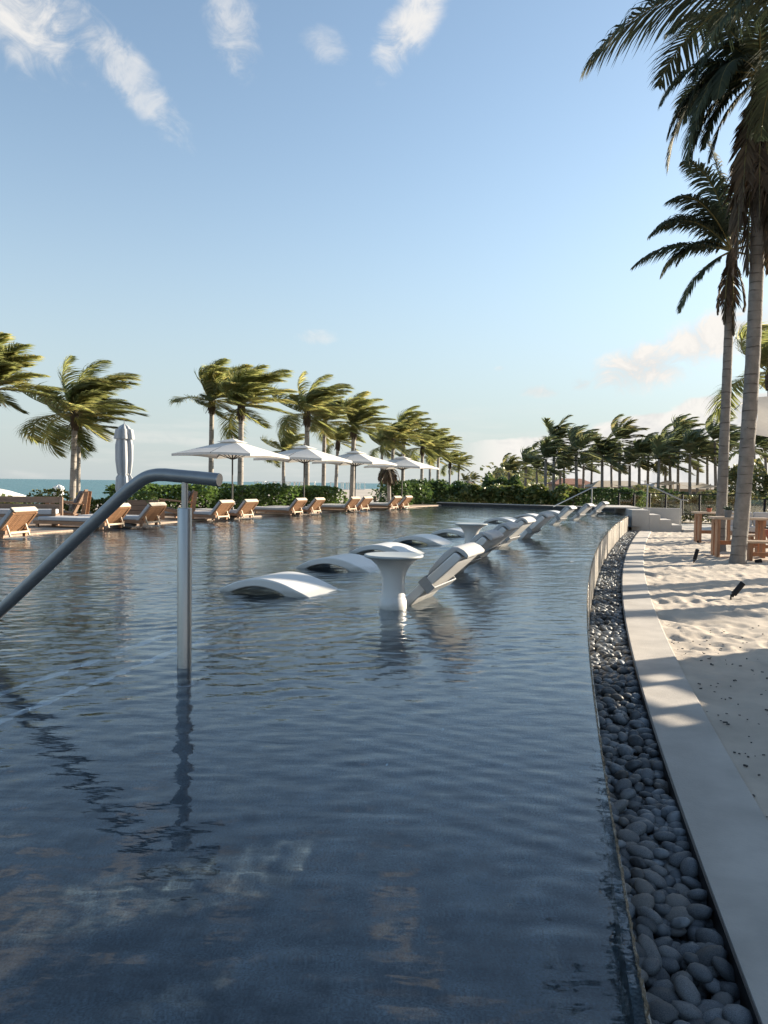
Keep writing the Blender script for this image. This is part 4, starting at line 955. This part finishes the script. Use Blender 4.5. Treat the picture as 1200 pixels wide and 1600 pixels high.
# ------------------------------------------------------------ black fence with glass panes
def fence(p0, p1, n, z0, h, label):
    p0, p1 = np.array(p0), np.array(p1); root = empty('fence', (*p0, z0)); tag(root, label, 'fence', 'black fences'); L_ = np.linalg.norm(p1-p0); d = (p1-p0)/L_; ang = math.atan2(d[1], d[0])
    rot = Matrix.Rotation(ang, 3, 'Z')
    def loc(s): q = d*s; return q
    for i in range(n+1):
        q = loc(L_*i/n); m = MB(); m.box((q[0], q[1], h/2), (.07, .07, h), rot); m.build('post', M['black_metal'], root)
    q = loc(L_/2); m = MB(); m.box((q[0], q[1], h+.02), (L_, .06, .035), rot); m.build('top_rail', M['black_metal'], root)
    m = MB(); m.box((q[0], q[1], .08), (L_, .03, .03), rot); m.build('bottom_rail', M['black_metal'], root)
    for i in range(n):
        q = loc(L_*(i+.5)/n); m = MB(); m.box((q[0], q[1], h/2+.04), (L_/n-.09, .012, h-.14), rot); m.build('pane', M['glass'], root)
f0, f1 = at_dist(967, 790, 35.5), at_dist(1150, 795, 31.5)
fence(f0[:2], f1[:2], 7, -.15, .93, 'black post and glass fence running behind the pool steps')
f0, f1 = at_dist(1166, 795, 30.6), at_dist(1290, 800, 27.5)
fence(f0[:2], f1[:2], 4, -.3, .95, 'short black fence stretch right of the thick palm trunk')

# ------------------------------------------------------------ parasols
def parasol_mesh_parts(root, side=2.5, apex=2.30, edge=1.84):
    p = MB(); p.tube([(0, 0, -.02), (0, 0, apex-.05)], .024, 10); p.build('pole', M['dark_pole'], root)
    b = MB(); b.lathe([(.28, 0), (.28, .05), (.06, .07), (.045, .3), (.03, .32)], 20); b.build('base', M['dark_pole'], root)
    h = side/2; K = 10
    c = MB(); V = []; F = []; rings = 7
    for j in range(rings+1):
        u = .16+.84*j/rings
        for sdx, (cx0, cy0, cx1, cy1) in enumerate(((-h, -h, h, -h), (h, -h, h, h), (h, h, -h, h), (-h, h, -h, -h))):
            for k in range(K):
                t = k/K; x = cx0+(cx1-cx0)*t; y = cy0+(cy1-cy0)*t; sag = .05*math.sin(math.pi*t)*u
                inset = 1-.018*math.sin(math.pi*t)
                V.append((x*u*inset, y*u*inset, apex-(apex-edge)*u**.96+sag*u*.9))
    n = 4*K
    for j in range(rings): F += [(j*n+k, (j+1)*n+k, (j+1)*n+(k+1) % n, j*n+(k+1) % n) for k in range(n)]
    base_n = len(V)
    V += [(x, y, z-.07) for (x, y, z) in V[-n:]]
    F += [(rings*n+k, base_n+k, base_n+(k+1) % n, rings*n+(k+1) % n) for k in range(n)]
    c.add(V, F); cano = c.build('canopy', M['canvas'], root)
    v = MB(); hh = h*.27; zt = apex+.04; zb = apex-(apex-edge)*.27+.045
    v.add([(-hh, -hh, zb), (hh, -hh, zb), (hh, hh, zb), (-hh, hh, zb), (0, 0, zt)], [(0, 1, 4), (1, 2, 4), (2, 3, 4), (3, 0, 4)]); v.build('vent_cap', M['canvas'], cano)
    f = MB(); f.lathe([(.02, 0), (.03, .03), (.012, .09), (.0001, .11)], 10, (0, 0, apex+.03)); f.build('finial', M['dark_pole'], root)
    for k in range(8):
        q = k*math.pi/4; rr = h*(math.sqrt(2) if k % 2 else 1)*.985
        s_ = MB(); zc = edge if k % 2 else edge+.05
        s_.bar((.03*math.cos(q), .03*math.sin(q), apex-.06), (rr*math.cos(q), rr*math.sin(q), zc-.02), .02, .028); rb_ = s_.build('rib', M['dark_pole'], root)
        s_ = MB(); s_.bar((.03*math.cos(q), .03*math.sin(q), edge-.12), (rr*.5*math.cos(q), rr*.5*math.sin(q), (apex-.06+zc-.02)/2-.02), .016, .022); s_.build('strut', M['dark_pole'], rb_)
CHAISE = [((-6.85, 13.75), 1), ((-6.12, 16.65), 2), ((-5.62, 17.75), 2), ((-4.66, 20.95), 3), ((-4.2, 22.2), 3), ((-3.02, 24.85), 4), ((-2.5, 25.85), 4), ((-1.38, 28.4), 5), ((-.93, 29.35), 5), ((.25, 31.4), 6), ((.75, 32.4), 6)]
um = empty('parasol', (0, 0, Z_DECK)); parasol_mesh_parts(um)
ULAB = ['nearest and largest open white square parasol', 'second open white parasol along the pool, left of centre', 'third open white parasol along the pool', 'farthest open white parasol, furthest right in the row']
for i, (px, Y) in enumerate([(363, 22.3), (475, 25.8), (555, 29.4), (628, 32.4)]):
    o = um if i == 0 else copy_tree(um); q = at_dist(px, 760, Y); o.location = (q[0], q[1], Z_DECK); t = left_tan(Y); o.rotation_euler = (0, 0, math.atan2(t[1], t[0])+.06)
    if i == 3: o.scale = (1, 1, .96)
    tag(o, ULAB[i], 'parasol', 'open white parasols by the sun loungers')
def folded_parasol(loc, ztop, r0, mt, label, seed=0):
    root = empty('closed_parasol', loc); tag(root, label, 'parasol', 'closed parasols')
    r = random.Random(seed); ph = r.uniform(0, 6)
    def wob(q, z): return 1+.22*math.sin(7*q+ph+z*1.2)+.10*math.sin(13*q+z*3)
    k = ztop/2.37
    c = MB(); c.lathe([(.02*r0, ztop), (.45*r0, ztop-.06*k), (.75*r0, ztop-.16*k)], 42, wob=wob)
    c.lathe([(r0*.84, ztop-.13*k), (r0*1.02, ztop-.34*k), (r0*.98, ztop-.36*k)], 42, wob=wob); 
    c.build('vent_cap', mt, root)
    c = MB(); c.lathe([(r0*.70, ztop-.30*k), (r0*.88, ztop-.50*k), (r0*.9, ztop-.85*k), (r0*.74, ztop-1.14*k), (r0*.66, ztop-1.18*k), (r0*.86, ztop-1.25*k), (r0*.95, ztop-1.5*k), (r0*.80, ztop-1.62*k)], 56, wob=wob); c.build('canopy', mt, root)
    s_ = MB(); s_.lathe([(r0*.70, -.02), (r0*.74, 0), (r0*.70, .02)], 24, (0, 0, ztop-1.17*k)); s_.build('tie_strap', M['strap'], root)
    p = MB(); p.tube([(0, 0, 0), (0, 0, ztop-.02)], .024, 10); p.tube([(0, 0, ztop-.03), (0, 0, ztop+.09)], .007, 6); p.build('pole', M['dark_pole'], root)
    b = MB(); b.lathe([(.28, 0), (.28, .05), (.06, .07), (.04, .3)], 20); b.build('base', M['dark_pole'], root); return root
q = at_dist(194, 760, 17.6); folded_parasol((q[0], q[1], Z_DECK), 2.38, .185, M['canvas_folded'], 'tall closed grey parasol standing behind the big handrail', 1)
q = at_dist(92, 780, 36); folded_parasol((q[0], q[1], -.9), 1.75, .22, M['white_paint'], 'small closed white beach parasol left of the pale ringed palm trunk', 2)
# beach parasol tips seen over the edge of the terrace
bp = empty('beach_parasol', (*at_dist(-8, 780, 34)[:2], -1.1)); tag(bp, 'white open beach parasol cut by the left edge of the photo', 'parasol', 'beach parasols')
m = MB(); m.lathe([(.0001, 1.78), (.6, 1.66), (1.35, 1.42), (1.32, 1.36)], 8); m.build('canopy', M['canvas'], bp); m = MB(); m.tube([(0, 0, -.2), (0, 0, 1.75)], .025, 8); m.build('pole', M['dark_pole'], bp)
b2 = copy_tree(bp); q = at_dist(303, 780, 38); b2.location = (q[0], q[1], -.95); tag(b2, 'white open beach parasol low behind the hedge, just under the handrail end', 'parasol', 'beach parasols')

# ------------------------------------------------------------ teak sun loungers on the terrace
def make_chaise():
    root = empty('sun_lounger', (0, 0, 0)); W = .70; hx, hz = -.32, .09; tx, tz = 0.0, .46
    d = Vector((tx-hx, 0, tz-hz)); L_ = d.length; d.normalize(); nrm = Vector((-d.z, 0, d.x))   # nrm faces up and footward
    for s in (-1, 1):
        m = MB(); m.box((-1.1, s*(W/2-.03), .11), (1.9, .05, .07)); m.build('side_rail', M['teak'], root)
        m = MB(); m.bar(Vector((hx, s*(W/2-.035), hz)), Vector((tx, s*(W/2-.035), tz)), .05, .045, up=nrm); m.build('back_stile', M['teak'], root)
        for x in (-1.95, -.25): m = MB(); m.box((x, s*(W/2-.03), .037), (.06, .05, .075)); m.build('leg', M['teak'], root)
        m = MB(); m.bar(Vector((-.19, s*(W/2-.09), .24)), Vector((-.11, s*(W/2-.09), .03)), .028, .028); m.build('prop', M['teak_pale'], root)
    m = MB(); m.box((-.13, 0, .10), (.03, W-.2, .035)); m.build('prop_bar', M['teak_pale'], root)
    for t in (0.02, .98):
        p = Vector((hx, 0, hz))+d*L_*t; m = MB(); m.bar(p+Vector((0, -W/2+.06, 0)), p+Vector((0, W/2-.06, 0)), .07, .03, up=nrm); m.build('cross_rail', M['teak'], root)
    sl_ = MB(); sl_.bar(Vector((hx, 0, hz))+d*.03, Vector((hx, 0, hz))+d*(L_-.03), .041, .018, up=nrm); me = sl_.mesh('slat', M['teak'])
    for k in range(12): link('slat', me, root, (0, -W/2+.085+k*(W-.17)/11, 0))
    mt = MB(); mt.box((-1.14, 0, .19), (1.6, W-.03, .085)); mt.build('seat_cushion', M['cushion'], root, bevel=.025, seg=2)
    mt = MB(); c0 = Vector((hx, 0, hz))+d*(L_*.5)+nrm*.065; mt.box(c0, (L_+.02, W-.03, .08), Matrix((d, Vector((0, 1, 0)), nrm)).transposed()); bkc = mt.build('back_cushion', M['cushion'], root, bevel=.025, seg=2)
    mt = MB(); c0 = Vector((tx, 0, tz))+d*.025+nrm*.05; mt.box(c0, (.055, W-.02, .12), Matrix((d, Vector((0, 1, 0)), nrm)).transposed()); mt.build('cushion_flap', M['cushion_cream'], bkc, bevel=.03, seg=3)
    return root
CH_LAB = ['teak slatted sun lounger at the left edge, nearest the camera', 'teak sun lounger crossed by the big handrail tube, left of its pair', 'teak sun lounger just left of the steel post, right of its pair',
          'teak sun lounger left of the pair under the nearest open parasol', 'teak sun lounger right of the pair under the nearest open parasol', 'teak sun lounger left of the pair under the second open parasol', 'teak sun lounger right of the pair under the second open parasol',
          'teak sun lounger left of the pair under the third open parasol', 'teak sun lounger right of the pair under the third open parasol', 'teak sun lounger left of the pair under the farthest open parasol', 'teak sun lounger right of the pair under the farthest open parasol']
ch0 = make_chaise()
for i, ((x, y), pr_) in enumerate(CHAISE):
    o = ch0 if i == 0 else copy_tree(ch0); t = left_tan(y); head = np.array([t[1], -t[0]])
    o.location = (x+head[0]*.36, y+head[1]*.36, Z_DECK); o.rotation_euler = (0, 0, math.atan2(head[1], head[0])+random.Random(i).uniform(-.04, .04)); tag(o, CH_LAB[i], 'sun lounger', 'teak sun loungers along the pool edge')
# slatted bench, armchairs and planter behind them
def bench(loc, rz, label):
    root = empty('bench', loc, rz); tag(root, label, 'bench')
    for s in (-1, 1):
        for y in (-.3, .3): m = MB(); m.box((s*.72, y, .33 if y > 0 else .2), (.07, .07, .66 if y > 0 else .4)); m.build('leg', M['teak_grey'], root)
    for k in range(2): m = MB(); m.box((0, .31, .42+.17*k), (1.40, .03, .14)); m.build('back_board', M['teak_grey'], root)
    m = MB(); m.box((0, 0, .24), (1.42, .62, .06)); m.build('seat', M['teak_grey'], root)
    m = MB(); m.box((0, -.02, .325), (1.36, .56, .11)); m.build('cushion', M['cushion'], root, bevel=.02); return root
q = at_dist(38, 800, 17.2); bench((q[0], q[1], Z_DECK), R(8), 'weathered wooden bench with grey cushion behind the leftmost sun lounger')
def armchair(loc, rz, label, grp):
    root = empty('armchair', loc, rz); tag(root, label, 'armchair', grp)
    # faces -x: sloping seat, tall raked back
    m = MB(); m.bar((-.42, 0, .36), (.22, 0, .20), .56, .03); m.build('seat', M['teak_grey'], root)
    for k in range(5): m = MB(); m.bar((.16, -.22+.11*k, .20), (.46, -.22+.11*k, .82), .095, .025, up=(0, 0, 1)); m.build('back_slat', M['teak_grey'], root)
    for s in (-1, 1):
        m = MB(); m.box((-.38, s*.32, .27), (.10, .035, .54)); m.build('leg', M['teak'], root)
        m = MB(); m.bar((.40, s*.30, .02), (.50, s*.30, .78), .04, .10); m.build('leg', M['teak'], root)
        m = MB(); m.bar((-.46, s*.33, .555), (.44, s*.33, .46), .12, .028); m.build('arm', M['teak'], root)
        m = MB(); m.bar((-.42, s*.30, .30), (.42, s*.30, .10), .03, .08); m.build('side_rail', M['teak'], root)
    m = MB(); m.bar((.14, 0, .33), (.36, 0, .78), .50, .07); m.build('cushion', M['cushion_dark'], root, bevel=.02)
    return root
q = at_dist(104, 800, 18.6); armchair((q[0], q[1], Z_DECK), R(14), 'wooden armchair with dark cushion in front of the pale palm trunk', 'wooden armchairs')
q = at_dist(276, 800, 21); armchair((q[0], q[1], Z_DECK), R(18), 'wooden armchair in front of the hedge, right of the planter box', 'wooden armchairs')
q = at_dist(224, 790, 21.5); pb = empty('planter_box', (q[0], q[1], Z_DECK), R(15)); tag(pb, 'brown wooden planter box behind the second pair of loungers', 'planter')
for k in range(3): m = MB(); m.box((0, 0, .14+.15*k), (.85-.004*k, .4, .14)); m.build('board', M['teak_grey'], pb)
P, F = leaf_cloud(260, box_sampler([(-.4, 0), (.4, 0)], .4, .28, .43, .3, 5), .10, 5); fo = link('plant', raw_mesh('plant', P, F, M['hedge_leaf'], False), pb); fo['kind'] = 'stuff'

# ------------------------------------------------------------ wooden tables, benches, pots on the sand
def plank_table(loc, rz, w, d, h, label, grp, stool=False):
    root = empty('table', loc, rz); tag(root, label, 'table', grp)
    npl = 5
    for k in range(npl): m = MB(); m.box((0, -d/2+d*(k+.5)/npl, h-.025), (w, d/npl-.012, .05)); m.build('top_plank', M['top_wood_sunlit'], root)
    for s in (-1, 1):
        for k in range(2): m = MB(); m.box((s*(w/2-.12), (k-.5)*d*.52, (h-.05)/2), (.07, d*.34, h-.052)); m.build('leg_board', M['red_wood'], root)
        m = MB(); m.box((s*(w/2-.12), 0, h-.10), (.05, d*.16, .09)); m.build('brace', M['red_wood'], root)
    m = MB(); m.box((0, 0, h*.34), (w-.34, .05, .10)); m.build('stretcher', M['red_wood'], root); return root
def pot(loc, label, mt, r=.10, h=.18, nleaf=14, ll=.2):
    root = empty('potted_plant', loc); tag(root, label, 'potted plant', 'potted plants on the tables')
    m = MB(); m.lathe([(r*.72, 0), (r, h*.9), (r*1.06, h), (r*.9, h), (r*.86, h*.9), (.0001, h*.88)], 18); m.build('pot', mt, root)
    rr = random.Random(int(loc[0]*100))
    for k in range(nleaf):
        q = k*2.4; e = R(25+55*(k/nleaf)); L_ = ll*rr.uniform(.7, 1.1); dx, dy, dz = math.cos(q)*math.cos(e), math.sin(q)*math.cos(e), math.sin(e)
        m = MB(); m.tube([(0, 0, h*.9), (dx*L_*.5, dy*L_*.5, h*.9+dz*L_*.55), (dx*L_, dy*L_, h*.9+dz*L_*.95)], [.012, .018, .002], 5); m.build('leaf', M['succulent'], root)
T2 = at_dist(1152, 868, 18.3); T2[2] = Z_SAND; t_h = .95
plank_table(tuple(T2), R(-12), 1.25, .8, t_h, 'red brown plank table standing behind the thick palm trunk', 'wooden tables on the sand')
T1 = at_dist(1112, 835, 22.8); T1[2] = Z_SAND
plank_table(tuple(T1), R(-8), 1.05, .7, .92, 'red brown plank table farther back, left of the slim palm trunk', 'wooden tables on the sand')
pot((T2[0]-.28, T2[1]-.05, Z_SAND+t_h+.001), 'small square-looking grey pot with spiky plant on the nearer plank table', M['pot_grey'], .10, .17, 16, .16)
pot((T1[0]-.1, T1[1], Z_SAND+.92+.001), 'small pot on the farther plank table', M['terracotta'], .08, .12, 10, .14)
bq = at_dist(1188, 880, 16.2)
def wood_bench(loc, rz, label, L=1.5, grp='wooden benches on the sand'):
    root = empty('bench', loc, rz); tag(root, label, 'bench', grp)
    for k in range(3): m = MB(); m.box((0, -.16+.16*k, .43), (L, .145, .045)); m.build('seat_plank', M['top_wood_sunlit'], root)
    for s in (-1, 1): m = MB(); m.box((s*(L/2-.14), 0, .203), (.07, .40, .406)); m.build('leg_board', M['red_wood'], root)
    m = MB(); m.box((0, 0, .14), (L-.36, .05, .09)); m.build('stretcher', M['red_wood'], root)
bq = at_dist(1215, 868, 17.2); wood_bench((bq[0], bq[1], Z_SAND), R(-12), 'red brown wooden bench at the right edge beside the thick trunk', 1.5)
bq = at_dist(1205, 860, 19.6); wood_bench((bq[0], bq[1], Z_SAND), R(-12), 'second red brown bench on the far side of the nearer plank table', 1.3)
pq = at_dist(1206, 860, 17.0)
pr_ = empty('planter_bowl', (pq[0], pq[1], Z_SAND+.454)); pr_.scale = (.62, .62, .62); tag(pr_, 'red terracotta bowl planter with spiky succulent on the bench at the right edge', 'planter')
pq_o = MB(); pq_o.lathe([(.13, 0), (.13, .04), (.16, .10), (.24, .30), (.25, .42), (.262, .44), (.24, .44), (.225, .41), (.0001, .40)], 26); pq_o.build('bowl', M['terracotta'], pr_)
rr = random.Random(6)
for k in range(20):
    q = k*2.4; e = R(20+60*(k/20)); L_ = .34*rr.uniform(.8, 1.1); dx, dy, dz = math.cos(q)*math.cos(e), math.sin(q)*math.cos(e), math.sin(e)
    m = MB(); m.tube([(0, 0, .40), (dx*L_*.5, dy*L_*.5, .40+dz*L_*.55), (dx*L_, dy*L_, .40+dz*L_*.95)], [.02, .028, .002], 5); m.build('leaf', M['succulent'], pr_)
sq = at_dist(1180, 818, 24); so_ = empty('sofa', (sq[0], sq[1], Z_SAND), R(-10)); tag(so_, 'low outdoor sofa with pale grey cushions behind the thick trunk', 'sofa')
m = MB(); m.box((0, 0, .2), (1.5, .8, .12)); m.build('frame', M['red_wood'], so_, bevel=.01)
for s in (-1, 1): m = MB(); m.box((s*.36, -.05, .36), (.70, .66, .18)); m.build('seat_cushion', M['cushion'], so_, bevel=.04); m = MB(); m.box((s*.36, .30, .66), (.68, .18, .46)); m.build('back_cushion', M['cushion'], so_, bevel=.05)
for s in (-1, 1):
    for y in (-.32, .32): m = MB(); m.box((s*.68, y, .07), (.06, .06, .14)); m.build('leg', M['red_wood'], so_)
# garden spotlights
def spot(base_px, head_px, label, rad):
    b0 = at(*base_px, Z_SAND); h_ = at_dist(*head_px, b0[1]); root = empty('garden_spotlight', tuple(b0)); tag(root, label, 'spotlight', 'black garden spotlights in the sand')
    a_ = Vector((0, 0, .02)); b_ = Vector(h_)-Vector(b0); d = b_.normalized()
    m = MB(); m.tube([(0, 0, -.1), (0, 0, .05)], .012, 8); m.tube([d*.02, d*.05+Vector((0, 0, .01))], .026, 10); m.build('spike', M['black_metal'], root)
    m = MB(); m.tube([d*.065, b_], rad, 20); m.build('body', M['black_metal'], root)
    m = MB(); m.tube([b_+d*.002, b_+d*.006], rad*.72, 18); m.build('lens', M['lens'], root)
spot((1142, 934), (1161, 911), 'black garden spotlight tilted right in the foreground sand', .042)
spot((1084, 879), (1090, 858), 'black upright garden spotlight in the sand near the plank tables', .042)
q = at(1184, 880, Z_SAND); sp = empty('garden_spotlight', tuple(q)); tag(sp, 'black spotlight lying low at the foot of the thick trunk on the right', 'spotlight', 'black garden spotlights in the sand')
m = MB(); m.tube([(-.06, 0, .03), (.07, -.03, .06)], .045, 14); m.build('body', M['black_metal'], sp); m = MB(); m.tube([(0, 0, -.06), (0, 0, .04)], .012, 8); m.build('spike', M['black_metal'], sp)
q = at(1092, 848, Z_SAND); sp = empty('garden_spotlight', tuple(q)); tag(sp, 'small dark spotlight stub in the sand left of the nearer plank table', 'spotlight', 'black garden spotlights in the sand')
m = MB(); m.tube([(-.05, 0, .02), (.06, 0, .04)], .04, 12); m.build('body', M['black_metal'], sp)

# ------------------------------------------------------------ shade sail at the right edge
ss = empty('shade_sail', (*at_dist(1215, 800, 23)[:2], Z_SAND)); tag(ss, 'pale canvas shade sail stretched in from the right edge behind the trunks', 'shade sail')
o3 = Vector(ss.location); c1, c2, c3, c4 = [Vector(at_dist(*p))-o3 for p in ((1168, 622, 22.5), (1172, 678, 20.5), (1420, 720, 19), (1420, 600, 24))]
V = []; K = 10
for i in range(K+1):
    for j in range(K+1):
        u, v = i/K, j/K; p = c1*(1-u)*(1-v)+c2*(1-u)*v+c3*u*v+c4*u*(1-v); p = p-Vector((0, 0, .28*math.sin(math.pi*u)*math.sin(math.pi*v)))+Vector((.25*math.sin(math.pi*v)*(1-u), 0, 0)); V.append(p)
F = [(i*(K+1)+j, i*(K+1)+j+1, (i+1)*(K+1)+j+1, (i+1)*(K+1)+j) for i in range(K) for j in range(K)]
m = MB(); m.add(V, F, True); m.build('canvas', M['sail'], ss)
m = MB(); m.tube([(c3.x, c3.y, -.2), (c3.x, c3.y, c3.z+.1)], .06, 12); m.build('mast', M['dark_pole'], ss)
m = MB(); m.tube([(c4.x, c4.y, -.2), (c4.x, c4.y, c4.z+.1)], .06, 12); m.build('mast', M['dark_pole'], ss)
m = MB(); m.tube([c1, Vector(at_dist(1148, 640, 16.4))-o3], .012, 6); m.tube([c2, Vector(at_dist(1168, 668, 16.4))-o3], .012, 6); m.build('rope', M['dark_pole'], ss)

# ------------------------------------------------------------ far buildings
def low_building(px0, px1, Y, ztop, zroof, mr, label, nwin):
    a_, b_ = at_dist(px0, 770, Y), at_dist(px1, 770, Y); w = b_[0]-a_[0]; root = empty('pavilion', ((a_[0]+b_[0])/2, Y, Z_LAND)); tag(root, label, 'building')
    H_ = ztop-Z_LAND
    m = MB(); m.box((0, 2, H_/2), (w, 4, H_)); m.build('wall', M['wall_beige'], root)
    m = MB(); m.add([(-w/2-.5, -.6, H_+.003), (w/2+.5, -.6, H_+.003), (w/2+.5, 4.6, H_+.003), (-w/2-.5, 4.6, H_+.003), (-w/2+1, 2, zroof-Z_LAND), (w/2-1, 2, zroof-Z_LAND)], [(0, 1, 5, 4), (1, 2, 5), (2, 3, 4, 5), (3, 0, 4), (3, 2, 1, 0)]); m.build('roof', mr, root)
    for k in range(nwin):
        m = MB(); m.box((-w/2+w*(k+.5)/nwin, -.012, H_*.55), (w/nwin*.62, .05, H_*.55)); wd = m.build('window', M['dark_glass'], root)
    return root
low_building(868, 926, 92, 1.25, 2.0, M['roof_red'], 'low pavilion with dull red roof beneath the far palm grove', 6)
low_building(930, 1010, 86, 1.0, 1.75, M['roof_beige'], 'low pavilion with pale roof in the middle of the far grove', 6)
low_building(1022, 1122, 84, .9, 1.65, M['roof_beige'], 'low pavilion with pale roof right of the step handrail', 7)
hq = at_dist(732, 760, 120); hut = empty('thatched_hut', (hq[0], hq[1], Z_LAND)); tag(hut, 'small thatched hut with brown pointed roof on the skyline', 'hut')
m = MB(); m.lathe([(2.6, .9), (1.2, 1.9), (.15, 2.45), (.0001, 2.5)], 14); m.build('roof', M['roof_thatch'], hut)
for k in range(6): m = MB(); q = k*math.pi/3; m.tube([(1.9*math.cos(q), 1.9*math.sin(q), -.1), (1.9*math.cos(q), 1.9*math.sin(q), 1.2)], .09, 7); m.build('post', M['stem'], hut)
# far shade canopies over the beach club
for i, (x0, x1, y0, Y) in enumerate([(955, 1012, 757, 74), (1008, 1052, 752, 72), (1062, 1110, 757, 70)]):
    a_, b_ = at_dist(x0, y0, Y), at_dist(x1, y0+4, Y); cn = empty('shade_canopy', ((a_[0]+b_[0])/2, Y, Z_LAND)); tag(cn, ['pale fabric canopy low behind the fence, leftmost of three', 'pale fabric canopy behind the step handrail, middle of three', 'pale fabric canopy behind the fence, nearest the big trunks'][i], 'canopy', 'fabric canopies beyond the fence')
    w = b_[0]-a_[0]; h0 = a_[2]-Z_LAND; V = []; K = 8
    for u in range(K+1):
        for v in range(3): V.append((-w/2+w*u/K, (v-1)*1.6, h0-.25*math.sin(math.pi*u/K)+.12*(v-1)))
    m = MB(); m.add(V, [(u*3+v, (u+1)*3+v, (u+1)*3+v+1, u*3+v+1) for u in range(K) for v in range(2)], True); m.build('fabric', M['sail'], cn)
    for s in (-1, 1): m = MB(); m.tube([(s*w/2, 0, -.1), (s*w/2, 0, h0+.1)], .05, 8); m.build('mast', M['teak_pale'], cn)
# beach beds with white frames on the sand spit
cab0 = empty('beach_cabana', (0, 0, 0))
for sx in (-1, 1):
    for sy_ in (-1, 1): m = MB(); m.box((sx*1.0, sy_*1.0, 1.15), (.13, .13, 2.3)); m.build('post', M['white_paint'], cab0)
m = MB(); m.box((0, 0, 2.34), (2.4, 2.4, .08)); m.build('roof', M['white_paint'], cab0); m = MB(); m.box((0, 0, .3), (1.9, 1.9, .4)); m.build('bed', M['white_paint'], cab0)
for i in range(17):
    px = 402+i*8.3 if i < 11 else 522+(i-11)*8.5
    o = cab0 if i == 0 else copy_tree(cab0); Y = 190 if i < 11 else 215; q = at_dist(px, 770, Y); o.location = (q[0], Y+random.Random(i).uniform(-4, 4), Z_LAND-.35)
    tag(o, 'tiny white beach cabana in the far row left of the third open parasol' if i < 11 else 'tiny white beach cabana in the far row right of the third open parasol', 'cabana', 'white cabanas on the far beach' if i < 11 else 'white cabanas further along the far beach')
for i, x in enumerate([539, 572, 586]):
    q = at_dist(x, 785, 44); m = MB(); m.tube([(0, 0, -.3), (0, 0, 1.15)], .09, 10); o = m.build('bollard', M['stem']); o.location = (q[0], q[1], Z_LAND); tag(o, ['short dark wooden post on the beach left of the third parasol pole', 'short dark wooden post on the beach right of the third parasol pole', 'short dark wooden post on the beach left of the stunted palm'][i], 'post', 'wooden beach posts')
